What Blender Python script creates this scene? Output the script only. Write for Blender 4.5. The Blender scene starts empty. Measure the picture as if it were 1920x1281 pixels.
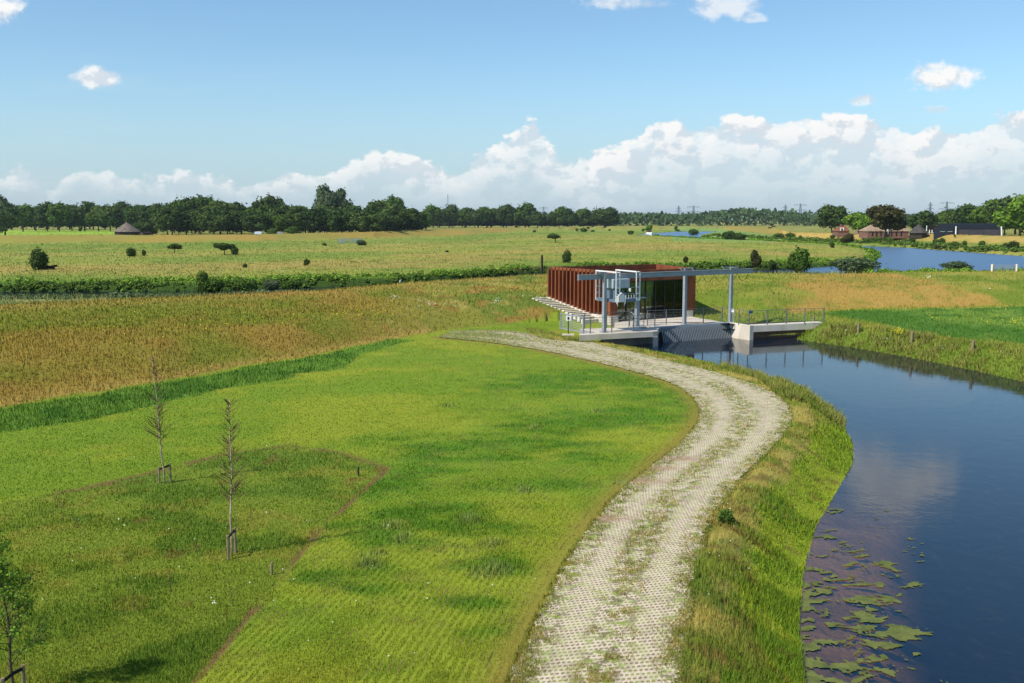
import bpy, bmesh, math, random
import numpy as np
from mathutils import Vector, Matrix
R = math.radians
scene = bpy.context.scene
COL = scene.collection

# ------------------------------------------------------------------ camera
F = 1867.0                      # focal length in photo pixels (35 mm on a 36 mm sensor)
CH = 8.0                        # camera height above the concrete deck (z = 0)
TH = math.atan((640.5 - 412.0) / F)
CT, ST = math.cos(TH), math.sin(TH)
cam = bpy.data.cameras.new('camera'); cam.lens = F / 1920 * 36; cam.sensor_width = 36
cam.clip_start = 0.1; cam.clip_end = 30000
co = bpy.data.objects.new('camera', cam); COL.objects.link(co)
co.location = (0, 0, CH); co.rotation_euler = (math.pi / 2 - TH, 0, 0)
scene.camera = co

# ------------------------------------------------------------------ light
SUN_EL = R(48.0); SUN_H = Vector((-0.83, -0.56)).normalized()
sun_dir = Vector((SUN_H.x * math.cos(SUN_EL), SUN_H.y * math.cos(SUN_EL), math.sin(SUN_EL)))
sl = bpy.data.lights.new('sun', 'SUN'); sl.energy = 4.9; sl.angle = R(0.53); sl.color = (1.0, 0.95, 0.86)
so = bpy.data.objects.new('sun', sl); COL.objects.link(so)
so.rotation_euler = sun_dir.to_track_quat('Z', 'Y').to_euler()
scene.view_settings.view_transform = 'Standard'; scene.view_settings.look = 'None'
scene.view_settings.exposure = 0.0; scene.view_settings.gamma = 1.0
scene.view_settings.use_curve_mapping = False
scene.cycles.max_bounces = 6; scene.cycles.transparent_max_bounces = 24
scene.cycles.diffuse_bounces = 2; scene.cycles.glossy_bounces = 3; scene.cycles.transmission_bounces = 4
scene.cycles.caustics_reflective = False; scene.cycles.caustics_refractive = False
scene.cycles.use_denoising = True
scene.cycles.use_adaptive_sampling = True; scene.cycles.adaptive_threshold = 0.01

class NT:                       # small node-writing helper
    def __init__(s, tree): s.t = tree; s.t.nodes.clear()
    def n(s, typ, **k):
        nd = s.t.nodes.new(typ)
        for a, b in k.items(): setattr(nd, a, b)
        return nd
    def put(s, sock, v):
        if isinstance(v, bpy.types.NodeSocket): s.t.links.new(v, sock)
        elif v is not None: sock.default_value = v
    def m(s, op, a, b=None, c=None, clamp=False):
        nd = s.n('ShaderNodeMath', operation=op, use_clamp=clamp)
        s.put(nd.inputs[0], a); s.put(nd.inputs[1], b); s.put(nd.inputs[2], c)
        return nd.outputs[0]
    def mr(s, v, a, b, c=0.0, d=1.0, kind='SMOOTHSTEP'):
        nd = s.n('ShaderNodeMapRange', interpolation_type=kind)
        for i, q in enumerate((v, a, b, c, d)): s.put(nd.inputs[i], q)
        return nd.outputs[0]
    def mix(s, f, a, b, blend='MIX'):
        nd = s.n('ShaderNodeMix', data_type='RGBA', blend_type=blend)
        s.put(nd.inputs[0], f); s.put(nd.inputs[6], a); s.put(nd.inputs[7], b)
        return nd.outputs[2]
    def noise(s, vec, scale, detail=3.0, rough=0.55, dist=0.0):
        nd = s.n('ShaderNodeTexNoise'); s.put(nd.inputs['Vector'], vec)
        nd.inputs['Scale'].default_value = scale; nd.inputs['Detail'].default_value = detail
        nd.inputs['Roughness'].default_value = rough; nd.inputs['Distortion'].default_value = dist
        return nd.outputs[0]
    def xyz(s, x, y, z=0.0):
        nd = s.n('ShaderNodeCombineXYZ')
        for i, q in enumerate((x, y, z)): s.put(nd.inputs[i], q)
        return nd.outputs[0]

def srgb(r, g, b, k=1.0):
    f = lambda c: (c / 255 / 12.92 if c / 255 <= 0.04045 else ((c / 255 + 0.055) / 1.055) ** 2.4) * k
    return (f(r), f(g), f(b), 1.0)

# ------------------------------------------------------------------ sky with clouds
w = bpy.data.worlds.new('World'); scene.world = w; w.use_nodes = True
T = NT(w.node_tree)
sky = T.n('ShaderNodeTexSky', sky_type='NISHITA', sun_disc=False, sun_elevation=SUN_EL,
          sun_rotation=math.atan2(sun_dir.x, sun_dir.y), altitude=0.0, air_density=1.0, dust_density=0.55, ozone_density=1.6)
skyc = T.n('ShaderNodeVectorMath', operation='SCALE'); T.put(skyc.inputs[0], sky.outputs[0]); skyc.inputs['Scale'].default_value = 0.15
skyt0 = T.mix(1.0, skyc.outputs[0], (0.77, 0.95, 1.03, 1), 'MULTIPLY')
tc = T.n('ShaderNodeTexCoord'); sep = T.n('ShaderNodeSeparateXYZ'); T.put(sep.inputs[0], tc.outputs['Generated'])
dx, dy, dz = sep.outputs
az = T.m('DIVIDE', dx, T.m('MAXIMUM', dy, 0.02))          # tangent of the bearing
hz = T.m('SQRT', T.m('ADD', T.m('MULTIPLY', dx, dx), T.m('MULTIPLY', dy, dy)))
el = T.m('DIVIDE', dz, T.m('MAXIMUM', T.m('ABSOLUTE', dy), 0.02))          # tangent of the elevation
front = T.mr(dy, 0.05, 0.2)
cv = T.xyz(az, T.m('MULTIPLY', el, 1.35), 0.0)
big = T.noise(cv, 21.0, 9.0, 0.57); sml = T.noise(cv, 60.0, 5.0, 0.6); wide = T.noise(T.xyz(az, T.m('MULTIPLY', el, 5.0), 3.0), 9.0, 6.0, 0.6)
cvs = T.xyz(T.m('ADD', az, -0.007), T.m('MULTIPLY', T.m('ADD', el, 0.009), 1.35), 0.0)
bigs = T.noise(cvs, 21.0, 9.0, 0.57)
ramp = T.n('ShaderNodeValToRGB'); cr = ramp.color_ramp
env = [(0, 300), (75, 296), (110, 312), (165, 272), (215, 300), (290, 288), (325, 305), (390, 290), (470, 306), (560, 292), (640, 278), (700, 256),
       (760, 268), (820, 272), (860, 284), (900, 272), (955, 245), (1005, 222), (1040, 275), (1100, 285), (1180, 250), (1230, 222), (1300, 222), (1400, 213), (1500, 216),
       (1600, 212), (1665, 214), (1700, 240), (1760, 230), (1800, 232), (1835, 208), (1920, 210)]
while len(cr.elements) < len(env): cr.elements.new(0.5)
for i, (px, py) in enumerate(env):
    e = cr.elements[i]; e.position = px / 1920; v = (412 - py - 6 - (27 if px < 900 else 2)) / 250.0; e.color = (v, v, v, 1)
T.put(ramp.inputs[0], T.m('ADD', T.m('MULTIPLY', az, F / 1920), 0.5))
top = T.m('MULTIPLY', ramp.outputs[0], 250.0 / F)
q = T.m('SUBTRACT', T.m('ADD', top, T.m('MULTIPLY', T.m('SUBTRACT', big, 0.5), 0.070)), el)   # height below the cloud tops
q = T.m('ADD', q, T.m('MULTIPLY', T.m('SUBTRACT', sml, 0.5), 0.014))
edge = T.mr(q, 0.0, 0.0060)
low = T.mr(q, 0.008, T.mr(az, -.3, .15, .035, .095))
streak = T.mr(wide, 0.40, 0.66)
holes = T.mr(T.m('ADD', big, T.m('MULTIPLY', T.m('SUBTRACT', sml, .5), .5)), 0.42, 0.56)
body = T.m('SUBTRACT', 1.0, T.m('MULTIPLY', low, T.m('SUBTRACT', 1.0, T.m('ADD', T.m('MULTIPLY', streak, 0.45), T.mr(az, -.4, .15, .05, .30)))))
fade = T.mr(el, 0.0, 0.05, 0.45, 1.0)
lfade = T.mr(az, -0.52, 0.1, 0.6, 1.0)
band = T.m('MULTIPLY', T.m('MULTIPLY', T.m('MULTIPLY', edge, body), fade), T.m('MULTIPLY', lfade, T.mr(holes, 0.0, 1.0, T.mr(az, -.2, .1, .5, .74), 1.0)))
blobs = None
CL = [(18, 22, 64, 44, 1.0), (196, 156, 56, 22, .9), (1135, 18, 66, 22, 0.6), (1215, 24, 40, 9, 0.4), (1345, 18, 70, 36, 0.7), (1400, 48, 25, 10, 0.5),
      (1748, 150, 70, 31, 1.0), (1600, 195, 34, 16, 0.85), (1742, 211, 26, 8, 0.45), (1700, -92, 125, 80, 1.0), (1630, -60, 70, 45, 0.9), (400, -420, 200, 70, .9), (2300, -150, 200, 60, .9), (-500, 60, 160, 50, .9)]
for cx, cy, rx, ry, op in CL:
    xx = (cx - 960) / F; ee = (412 - cy) / F
    u = T.m('DIVIDE', T.m('SUBTRACT', az, xx), rx / F); vv = T.m('DIVIDE', T.m('SUBTRACT', el, ee), ry / F)
    d2 = T.m('ADD', T.m('MULTIPLY', u, u), T.m('MULTIPLY', vv, vv))
    b = T.m('MULTIPLY', T.mr(T.m('ADD', T.m('SUBTRACT', 1.0, d2), T.m('MULTIPLY', T.m('SUBTRACT', T.m('ADD', T.m('MULTIPLY', big, .6), T.m('MULTIPLY', sml, .5)), 0.56), 4.2)), 0.0, 0.95), op)
    blobs = b if blobs is None else T.m('MAXIMUM', blobs, b)
mask = T.m('MULTIPLY', T.m('MAXIMUM', band, blobs, clamp=True), front)
lit = T.mr(T.m('ADD', T.m('SUBTRACT', big, bigs), T.m('MULTIPLY', T.m('SUBTRACT', sml, .5), .10)), -0.06, 0.05)
litb = T.m('MULTIPLY', T.m('ADD', T.m('MULTIPLY', lit, 0.55), 0.45), T.m('SUBTRACT', 1.0, T.m('MULTIPLY', low, 0.55)))
litb = T.m('MAXIMUM', litb, T.m('MULTIPLY', blobs, T.m('ADD', T.m('MULTIPLY', lit, .5), .35)))
cc = T.mix(litb, srgb(184, 202, 219), srgb(253, 253, 252))
horiz = T.mr(el, 0.0, 0.16)
skyt = T.mix(T.m('MULTIPLY', T.m('SUBTRACT', 1.0, horiz), 0.7), skyt0, srgb(180, 204, 224))
veil = T.m('MULTIPLY', T.m('MULTIPLY', T.mr(T.noise(T.xyz(az, T.m('MULTIPLY', el, 7.0), 7.0), 3.5, 5.0, .6), .52, .8), T.mr(el, .2, .1)), T.m('MULTIPLY', T.mr(az, .1, -.5), .22))
skyt = T.mix(veil, skyt, srgb(225, 232, 236))
final = T.mix(mask, skyt, cc)
bg = T.n('ShaderNodeBackground'); T.put(bg.inputs[0], final); bg.inputs[1].default_value = 1.0
ow = T.n('ShaderNodeOutputWorld'); T.put(ow.inputs[0], bg.outputs[0])

# ------------------------------------------------------------------ numpy helpers
def _hash(ix, iy, seed):
    h = (ix.astype(np.int64) * 374761393 + iy.astype(np.int64) * 668265263 + seed * 1442695041) & 0xffffffff
    h = ((h ^ (h >> 13)) * 1274126177) & 0xffffffff
    return ((h ^ (h >> 16)) & 0xffff) / 65535.0
def vnoise(x, y, seed=0):
    ix = np.floor(x); iy = np.floor(y); fx = x - ix; fy = y - iy
    fx = fx * fx * (3 - 2 * fx); fy = fy * fy * (3 - 2 * fy)
    a = _hash(ix, iy, seed); b = _hash(ix + 1, iy, seed); c = _hash(ix, iy + 1, seed); d = _hash(ix + 1, iy + 1, seed)
    return (a * (1 - fx) + b * fx) * (1 - fy) + (c * (1 - fx) + d * fx) * fy
def fbm(x, y, s, octv=4, seed=0, sy=None):
    x = x / s; y = y / (sy or s); t = 0; am = 1; tot = 0
    for o in range(octv):
        t = t + am * vnoise(x + 13.7 * o, y - 7.3 * o, seed + o); tot += am; am *= 0.55; x = x * 2.03; y = y * 2.03
    return t / tot
def sm(t): t = np.clip(t, 0, 1); return t * t * (3 - 2 * t)
def ss(x, a, b): return sm((x - a) / (b - a))

def at(px, py, z=0.0):
    u = (640.5 - py) / F; d = (px - 960) / F, CT + u * ST, -ST + u * CT
    t = (z - CH) / d[2]
    return d[0] * t, d[1] * t
def pts(lst, z=0.0): return np.array([at(px, py, z) for px, py in lst])

def seg_dist(P, x, y, closed):
    d = np.full(x.shape, 1e9); ins = np.zeros(x.shape, bool)
    n = len(P)
    for i in range(n if closed else n - 1):
        ax, ay = P[i]; bx, by = P[(i + 1) % n]
        vx, vy = bx - ax, by - ay; L = vx * vx + vy * vy + 1e-12
        t = np.clip(((x - ax) * vx + (y - ay) * vy) / L, 0, 1)
        d = np.minimum(d, (x - ax - t * vx) ** 2 + (y - ay - t * vy) ** 2)
        if closed:
            c = ((ay > y) != (by > y))
            with np.errstate(divide='ignore', invalid='ignore'):
                xi = vx * (y - ay) / (vy if abs(vy) > 1e-9 else 1e-9) + ax
            ins ^= c & (x < xi)
    d = np.sqrt(d)
    return np.where(ins, -d, d) if closed else d
def sd(P, x, y, margin=12.0):
    """signed distance to a polygon (negative inside), only worked out near it"""
    out = np.full(x.shape, float(margin))
    lo = P.min(0) - margin; hi = P.max(0) + margin
    k = (x > lo[0]) & (x < hi[0]) & (y > lo[1]) & (y < hi[1])
    if k.any(): out[k] = np.minimum(seg_dist(P, x[k], y[k], True), margin)
    return out
def ld(P, x, y, margin=12.0):
    out = np.full(x.shape, float(margin))
    lo = P.min(0) - margin; hi = P.max(0) + margin
    k = (x > lo[0]) & (x < hi[0]) & (y > lo[1]) & (y < hi[1])
    if k.any(): out[k] = np.minimum(seg_dist(P, x[k], y[k], False), margin)
    return out

# ------------------------------------------------------------------ the lie of the land
def graph(lst, z):
    """a polyline traced in the photo, as distance over bearing (x / y)"""
    q = pts(lst, z); a = q[:, 0] / q[:, 1]
    return a, q[:, 1]
TOE = graph([(-1500, 1000), (-400, 815), (0, 765), (300, 718), (560, 672), (740, 637), (860, 617), (1010, 604), (1085, 597), (1150, 594), (1300, 590), (1440, 594), (1560, 584), (1700, 579), (1920, 573), (3400, 560)], -0.05)
CREST = graph([(-1500, 612), (-400, 592), (0, 574), (350, 558), (600, 546), (750, 533), (950, 519), (1040, 512), (1310, 509), (1450, 514), (1560, 515), (1700, 511), (1920, 509), (3400, 505)], 2.0)
ARMN = graph([(-1500, 590), (0, 557), (350, 555), (560, 549), (750, 540), (950, 524), (1200, 513), (1440, 512), (1640, 512), (1700, 511), (3400, 508)], -1.1)
ARMF = graph([(-1500, 560), (0, 547), (370, 546), (480, 542), (690, 536), (750, 533), (850, 525), (940, 517), (1000, 511), (1200, 505), (1440, 506), (1500, 503.5), (1560, 500), (1600, 496), (1700, 494), (3400, 500)], -1.1)
FBASE = graph([(-1500, 462), (0, 455), (300, 454), (480, 452), (700, 446), (880, 440), (960, 434), (1150, 430), (1320, 429), (1480, 446), (1560, 449), (1700, 451), (1920, 458), (3400, 470)], -0.2)
FCREST = graph([(-1500, 449), (0, 443), (300, 441), (480, 439), (700, 435), (880, 428.5), (940, 427), (1150, 425), (1440, 425), (1480, 435), (1560, 438), (1700, 440.5), (1920, 446), (3400, 455)], 2.3)
CANAL = np.concatenate([pts([(1530, 1700), (1510, 1281), (1498, 1180), (1505, 1080), (1528, 990), (1570, 920), (1598, 870), (1600, 835), (1575, 785), (1520, 742), (1440, 710), (1330, 679), (1250, 662), (1170, 650), (1122, 643)], -1.1),
    pts([(1120, 624), (1140, 619), (1200, 614.5), (1236, 612.5), (1371, 604.6), (1378, 606), (1415, 603.6), (1500, 601)], 0.0),
    pts([(1506, 622), (1494, 637), (1600, 652), (1700, 669), (1800, 689), (1920, 716), (2400, 835), (3600, 1100), (4500, 1700)], -1.1)])
RIVER = pts([(1185, 440.5), (1230, 444), (1300, 449), (1380, 452), (1450, 455), (1540, 459), (1600, 463), (1635, 470), (1645, 480), (1630, 490), (1600, 498), (1560, 504), (1600, 512), (1700, 511), (1900, 509), (2600, 530),
             (2600, 510), (2300, 494), (1920, 481), (1800, 472), (1700, 465), (1620, 461.5), (1500, 455), (1400, 450), (1325, 446), (1308, 442), (1345, 434.5), (1270, 434.8)], -1.1)
MTOP = 4.0
def v2(t): return Vector((t[0], t[1]))
BL, BM, BR_ = v2(at(1036.3, 500.4, MTOP)), v2(at(1152, 508.6, MTOP)), v2(at(1305, 503, MTOP))
mdir = (BR_ - BM).normalized()                    # along the glass front and the quay
tdir = Vector((mdir.y, -mdir.x))                  # out of the glass front, towards the canal
if (BM - BL).dot(tdir) < 0: tdir = -tdir
BLEN = (BM - BL).dot(tdir); WID = (BR_ - BM).length
BL = BM - tdir * BLEN
BB = v2(at(1232, 495.2, MTOP))
BPOLY = np.array([tuple(BL - mdir * .1), tuple(BM + tdir * .1 - mdir * .1), tuple(BR_ + tdir * .1 + mdir * .05), tuple(BB + mdir * .05)])
DECK = pts([(1150, 606), (1199, 617), (1232, 621), (1240, 613), (1362, 606), (1379, 609), (1299, 595), (1295, 590), (1155, 598)], 0.0)
LPLAT = pts([(1088, 616.5), (1168, 614.2), (1225, 609), (1240, 613), (1230, 621.8), (1124, 627), (1085, 628.5)], 0.0)

def height(x, y):
    x = np.asarray(x, float); y = np.asarray(y, float)
    a = x / np.maximum(y, 1.0)
    yt = np.interp(a, *TOE); yc = np.interp(a, *CREST); yn = np.interp(a, *ARMN); yf = np.interp(a, *ARMF)
    yb = np.interp(a, *FBASE); yd = np.maximum(np.interp(a, *FCREST), yb + 10)
    z = 0.03 * (fbm(x, y, 3.0, 3, 5) - 0.5) + 0.10 * (fbm(x, y, 14.0, 2, 6) - 0.5)
    z = np.where(y > 60, z * 1.6, z)
    dyke = 1.45 * ss(y - yt, -0.5, 8.0) + 0.55 * np.clip((y - yt - 8) / np.maximum(yc - yt - 8, 1), 0, 1)
    z = z + dyke
    back = ss(y, yc, yc + 14.0); z = z * (1 - back) + (-0.95) * back
    wet = ss(y, yn - 3.0, yn + 2.0) * (1 - ss(y, yf - 1.0, yf + 1.2))
    z = z * (1 - wet) + (-2.3) * wet
    fp = ss(y, yf - 1.0, yf + 3.0)
    plain = -0.28 + 0.35 * (fbm(x, y, 40.0, 3, 8) - 0.5) + 0.14 * (fbm(x, y, 4.0, 2, 9) - 0.5)
    z = z * (1 - fp) + plain * fp
    fd = ss(y, yb, yd); z = z + 2.55 * fd * (1 - 0.72 * ss(y, yd + 3, yd + 22))
    # the slope carrying the concrete steps beside the building
    uu = (x - BM.x) * mdir.x + (y - BM.y) * mdir.y; ww = (x - BM.x) * tdir.x + (y - BM.y) * tdir.y
    zs = np.clip(1.37 - .088 * (ww + BLEN) / ((BLEN - .12) / 16), -.02, 1.75)
    kk = (uu < .5) * ss(uu, -8.5, -2.3) * ss(ww, 1.5, -.5) * ss(ww, -18, -11)
    z = z * (1 - kk) + zs * kk
    # canal
    dc = sd(CANAL, x, y, 9.0)
    bw = 2.1 + 4.2 * ss(y, 44, 60) * (x < 14.5)
    bank = -1.1 + 1.1 * ss(dc / bw, -0.04, 1.0) + 0.05 * (fbm(x, y, .8, 3, 11) - .5) * ss(dc, -.5, .3)
    k = dc < bw + .3
    z = np.where(k, np.minimum(z, bank), z)
    z = np.where(dc < 0, -1.1 + 0.06 * 0 - 0.10 * np.minimum(-dc, 1.6) - 0.55 * ss(-dc, 1.2, 4.5) * 2.2, z)
    # river
    dr = sd(RIVER, x, y, 30.0)
    rb = -1.15 + (z + 1.15) * ss(dr, 0, 5.0)
    z = np.where((dr < 5.0) & (dr >= 0), np.minimum(z, rb), z)
    z = np.where(dr < 0, -1.15 - 1.2 * ss(-dr, 0, 4.0), z)
    # the building and the deck stand in a cut
    db = np.minimum(sd(BPOLY, x, y, 4.0), sd(DECK, x, y, 4.0))
    z = np.where((db < 0.0) & (z > -0.5), -0.45, z)
    dl = sd(LPLAT, x, y, 2.0)
    z = np.where(dl < 0.6, np.minimum(z, -0.45 + 0.40 * ss(dl, -0.1, 0.35)), z)
    return z

def hit(px, py):
    """the point of the land seen at a photo pixel"""
    u = (640.5 - py) / F; d = np.array(((px - 960) / F, CT + u * ST, -ST + u * CT))
    t = np.geomspace(9, 6000, 5000)
    zz = CH + d[2] * t; h = np.maximum(height(d[0] * t, d[1] * t), -1.1)
    k = np.argmax(zz <= h)
    if not (zz <= h).any(): k = len(t) - 1
    return float(d[0] * t[k]), float(d[1] * t[k]), float(h[k])

def smooth_line(P, n):
    P = np.array(P, float)
    for _ in range(3):          # Chaikin
        Q = [P[0]]
        for i in range(len(P) - 1):
            Q += [P[i] * .75 + P[i + 1] * .25, P[i] * .25 + P[i + 1] * .75]
        Q.append(P[-1]); P = np.array(Q)
    s = np.concatenate([[0], np.cumsum(np.hypot(*np.diff(P, axis=0).T))])
    t = np.linspace(0, s[-1], n)
    return np.stack([np.interp(t, s, P[:, 0]), np.interp(t, s, P[:, 1])], 1)
PL = smooth_line(pts([(850, 1600), (955, 1281), (1010, 1160), (1060, 1060), (1110, 985), (1160, 925), (1230, 870), (1290, 822), (1318, 782), (1305, 748), (1260, 718), (1180, 695), (1080, 670), (980, 650), (900, 640), (820, 633)]), 160)
PR = smooth_line(pts([(1262, 1600), (1275, 1281), (1286, 1180), (1300, 1060), (1335, 960), (1395, 890), (1460, 828), (1487, 790), (1476, 756), (1430, 727), (1350, 701), (1250, 676), (1150, 652), (1080, 635), (1000, 624), (920, 617), (850, 620)]), 160)
PPOLY = np.concatenate([PL, PR[::-1]])

def near(lst, z=0.0): return pts(lst, z)
PARCEL = near([(-1500, 1200), (0, 943), (150, 917), (300, 882), (420, 852), (540, 834), (640, 848), (728, 878), (700, 902), (610, 985), (520, 1090), (440, 1190), (365, 1281), (200, 1500), (-1500, 2600)])
PARTOP = near([(-1500, 1200), (0, 943), (150, 917), (300, 882), (420, 852), (540, 834), (640, 848), (728, 878)])
PARSIDE = near([(728, 878), (700, 902), (610, 985), (520, 1090), (440, 1190), (365, 1281), (200, 1500)])
CLOVER = near([(-1500, 995), (-400, 815), (0, 767), (300, 720), (560, 674), (740, 638), (770, 640), (690, 662), (640, 690), (550, 708), (400, 738), (200, 787), (0, 815), (-1500, 1080)], -.05)
FIELDR = near([(1545, 590), (1570, 583), (1920, 575), (3400, 562), (3400, 800), (1920, 648), (1800, 637), (1700, 622), (1640, 606), (1580, 598)])
ORANGER = near([(1465, 522), (1500, 515.5), (1560, 517), (1700, 528), (1830, 545), (1920, 556), (3400, 600), (3400, 560), (1920, 571), (1700, 575), (1560, 580), (1520, 566), (1485, 540)], 1.2)
PATCH = [(1150, 715, 2.6, 3.5), (1080, 720, 3, 3), (1250, 740, 1.5, 2), (1180, 780, 2.5, 1.6), (1080, 790, 2.2, 1.5), (820, 840, 1.6, 1.4), (870, 832, 1.2, .8), (950, 850, 1.5, .7), (1010, 830, 1.6, .8), (1000, 905, 1.3, .8),
         (740, 915, 1.2, 1.0), (800, 880, 1.0, .8), (790, 960, 1.5, .9), (690, 1000, 1.2, .9), (860, 985, 1.2, .7), (720, 1080, 1.0, .9), (920, 1060, .7, .6), (880, 1130, .6, .4), (600, 1080, .9, .7), (1100, 860, 1.4, .8), (950, 1180, .5, .4)]
PATCHW = [(*at(a, b, 0), c, d) for a, b, c, d in PATCH]
SOILP = [(*at(a, b, 0), c, d) for a, b, c, d in [(1190, 905, 1.1, .35), (1275, 862, .7, .35), (1140, 975, .6, .3), (1240, 880, .6, .3)]]

WEEDS = [at(a, b, 0) for a, b in ((922, 1020), (935, 1068), (690, 1058), (700, 1040), (850, 1030), (880, 975), (1170, 905), (1000, 800), (980, 920), (760, 1010), (840, 760), (905, 1075), (735, 985), (1120, 770), (1250, 705))]
C3 = lambda r, g, b: np.array(srgb(r, g, b)[:3])
KA = 0.92
def mixc(c, d, t): t = np.asarray(t)[..., None]; return c * (1 - t) + d * t

def look(x, y):
    """colour of the plants or soil (linear), height of the growth and how thickly it grows"""
    n = x.shape[0]; a = x / np.maximum(y, 1.0)
    yt = np.interp(a, *TOE); yc = np.interp(a, *CREST); yn = np.interp(a, *ARMN); yf = np.interp(a, *ARMF); yb = np.interp(a, *FBASE); yd = np.maximum(np.interp(a, *FCREST), yb + 10)
    n1 = fbm(x, y, 6.0, 4, 21); n2 = fbm(x, y, 1.6, 4, 31); n3 = fbm(x, y, 22.0, 3, 41); n4 = fbm(x, y, .5, 3, 51); nb = fbm(x, y, 60, 4, 61, sy=22.0)
    # sown field
    c = mixc(np.tile(C3(128, 155, 38), (n, 1)), C3(108, 146, 34), ss(n1, .42, .62))
    c = mixc(c, C3(146, 158, 44), ss(n2, .58, .75) * .3)
    dark = np.zeros(n)
    for cx, cy, rx, ry in PATCHW:
        r2 = ((x - cx) / rx / 1.3) ** 2 + ((y - cy) / ry / 1.3) ** 2
        dark = np.maximum(dark, np.exp(-r2 * .7))
    dn_ = fbm(x, y, 1.1, 4, 131, sy=.8)
    dark = np.maximum(ss(dark * .9 + (dn_ - .5) * 1.5, .12, 1.0), ss(dn_ + (n1 - .5) * .4, .60, .85) * .25 * (sd(PARCEL, x, y, 6) > 0))
    c = mixc(c, C3(66, 124, 28), dark * .8)
    h = 0.045 + 0.03 * dark; dens = np.full(n, 1.0)
    dpl = ld(PL, x, y, 12.0)
    strip = np.exp(-np.maximum(dpl - .12, 0) ** 2 * 5.0) * (y > 14)
    c = mixc(c, C3(128, 126, 58), np.clip(strip * (.55 + .5 * n2), 0, 1)); h = h * (1 - .4 * strip); dens = dens * (1 - .5 * strip)
    for px_, py_ in WEEDS:
        g_ = np.exp(-((x - px_) ** 2 + (y - py_) ** 2) / .10) * ss(n4, .3, .5); h = h + .16 * g_; c = mixc(c, C3(128, 156, 92), g_ * .8)
    # rough parcel with young trees
    dp = sd(PARCEL, x, y, 6.0) + (n2 - .5) * .35
    pc = mixc(np.tile(C3(110, 140, 42), (n, 1)), C3(92, 130, 42), ss(n2 * .6 + n1 * .4, .45, .62))
    pc = mixc(pc, C3(142, 140, 60), ss(fbm(x, y, 1.0, 4, 141), .54, .72) * .35); pc = mixc(pc, C3(112, 90, 58), ss(fbm(x, y, 1.3, 3, 71), .68, .8) * .6)
    k = ss(-dp, -.05, .1); c = mixc(c, pc, k); h = h * (1 - k) + (.05 + .035 * ss(n2, .4, .7)) * k
    sl_ = np.maximum(np.exp(-(ld(PARSIDE, x, y, 4) + (n2 - .5) * .3) ** 2 / .009) * ss(n1 * .4 + n2 * .6, .34, .5), np.exp(-(ld(PARTOP, x, y, 4) + (n2 - .5) * .5) ** 2 / .035) * ss(n1 * .5 + n2 * .5, .44, .56) * .8)
    c = mixc(c, C3(108, 90, 64), np.clip(sl_, 0, 1)); dens = dens * (1 - .85 * np.clip(sl_, 0, 1))
    # clover strip
    dv = sd(CLOVER, x, y, 6.0) + (n2 - .5) * 1.8 + (n1 - .5) * 1.2
    k = ss(-dv, -.2, .35); c = mixc(c, mixc(np.tile(C3(90, 138, 50), (n, 1)), C3(66, 116, 42), ss(n2, .45, .65)), k); h = h * (1 - k) + .16 * k
    # dyke this side of the old river
    xs = np.interp(y, [40, 60, 75, 90, 110, 130], [-3, -6, -7, -10, -12, -14]) + (n1 - .5) * 8
    org = mixc(np.tile(C3(138, 130, 56), (n, 1)), C3(112, 130, 42), ss(fbm(x, y, 11, 3, 81), .42, .60))
    org = mixc(org, C3(150, 118, 62), ss(fbm(x, y, 5, 4, 91), .52, .68) * .28); org = mixc(org, C3(160, 148, 78), ss(n2, .55, .75) * .25)
    grn = mixc(np.tile(C3(128, 140, 58), (n, 1)), C3(98, 126, 48), ss(n1, .42, .62)); grn = mixc(grn, C3(168, 160, 96), ss(n2, .52, .70) * .6); grn = mixc(grn, C3(150, 116, 66), ss(fbm(x, y, 3, 3, 95), .62, .75) * .6)
    rgt = mixc(np.tile(C3(104, 134, 44), (n, 1)), C3(134, 148, 62), ss(n1, .42, .62)); rgt = mixc(rgt, C3(160, 156, 84), ss(n2, .55, .75) * .4)
    dk = mixc(grn, org, ss(xs - x, -3, 4)); dk = mixc(dk, rgt, ss(x, 12, 15))
    do = sd(ORANGER, x, y, 8.0) + (n1 - .5) * 7
    dk = mixc(dk, mixc(np.tile(C3(162, 144, 76), (n, 1)), C3(134, 138, 62), ss(n2 * .6 + n1 * .4, .42, .66)), ss(-do, -1.0, 1.2) * (x > 20))
    dk = mixc(dk, C3(158, 146, 80), np.exp(-((y - yt - .3) / 1.0) ** 2) * (x < -6) * .8)
    dk = mixc(dk, C3(160, 142, 78), ss(y, yc - 7, yc - 1) * (x < 0) * .45)
    k = ss(y - yt + (n2 - .5) * 1.2, -.4, .4); c = mixc(c, dk, k); h = h * (1 - k) + (.10 + .14 * n2) * k
    # flat ground right of the canal
    rp = (x > 15) & (y < yt + 1); kr = rp.astype(float)
    base = mixc(np.tile(C3(116, 142, 52), (n, 1)), C3(144, 150, 72), ss(n2, .45, .7))
    c = mixc(c, base, kr * (1 - ss(y - yt, -1, 0))); h = np.where(rp, .22, h)
    df = sd(FIELDR, x, y, 6.0) + (n2 - .5) * 1.6
    k = ss(-df, -.4, .8) * (x > 18); c = mixc(c, mixc(np.tile(C3(70, 122, 46), (n, 1)), C3(104, 146, 60), ss(n1 * .5 + n2 * .5, .44, .6)), k); c = mixc(c, C3(58, 104, 40), ss(np.sin((y + x * .12) * 2 * np.pi / 1.5), .5, 1) * k * .35); h = h * (1 - k) + .16 * k
    # back berm and reeds
    k = ss(y, yc + 6, yc + 12); c = mixc(c, mixc(np.tile(C3(134, 150, 100), (n, 1)), C3(100, 126, 76), ss(n2, .4, .7)), k); h = np.where(y > yc + 8, .25 + .25 * ss(y, yn - 9, yn - 5), h)
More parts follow.
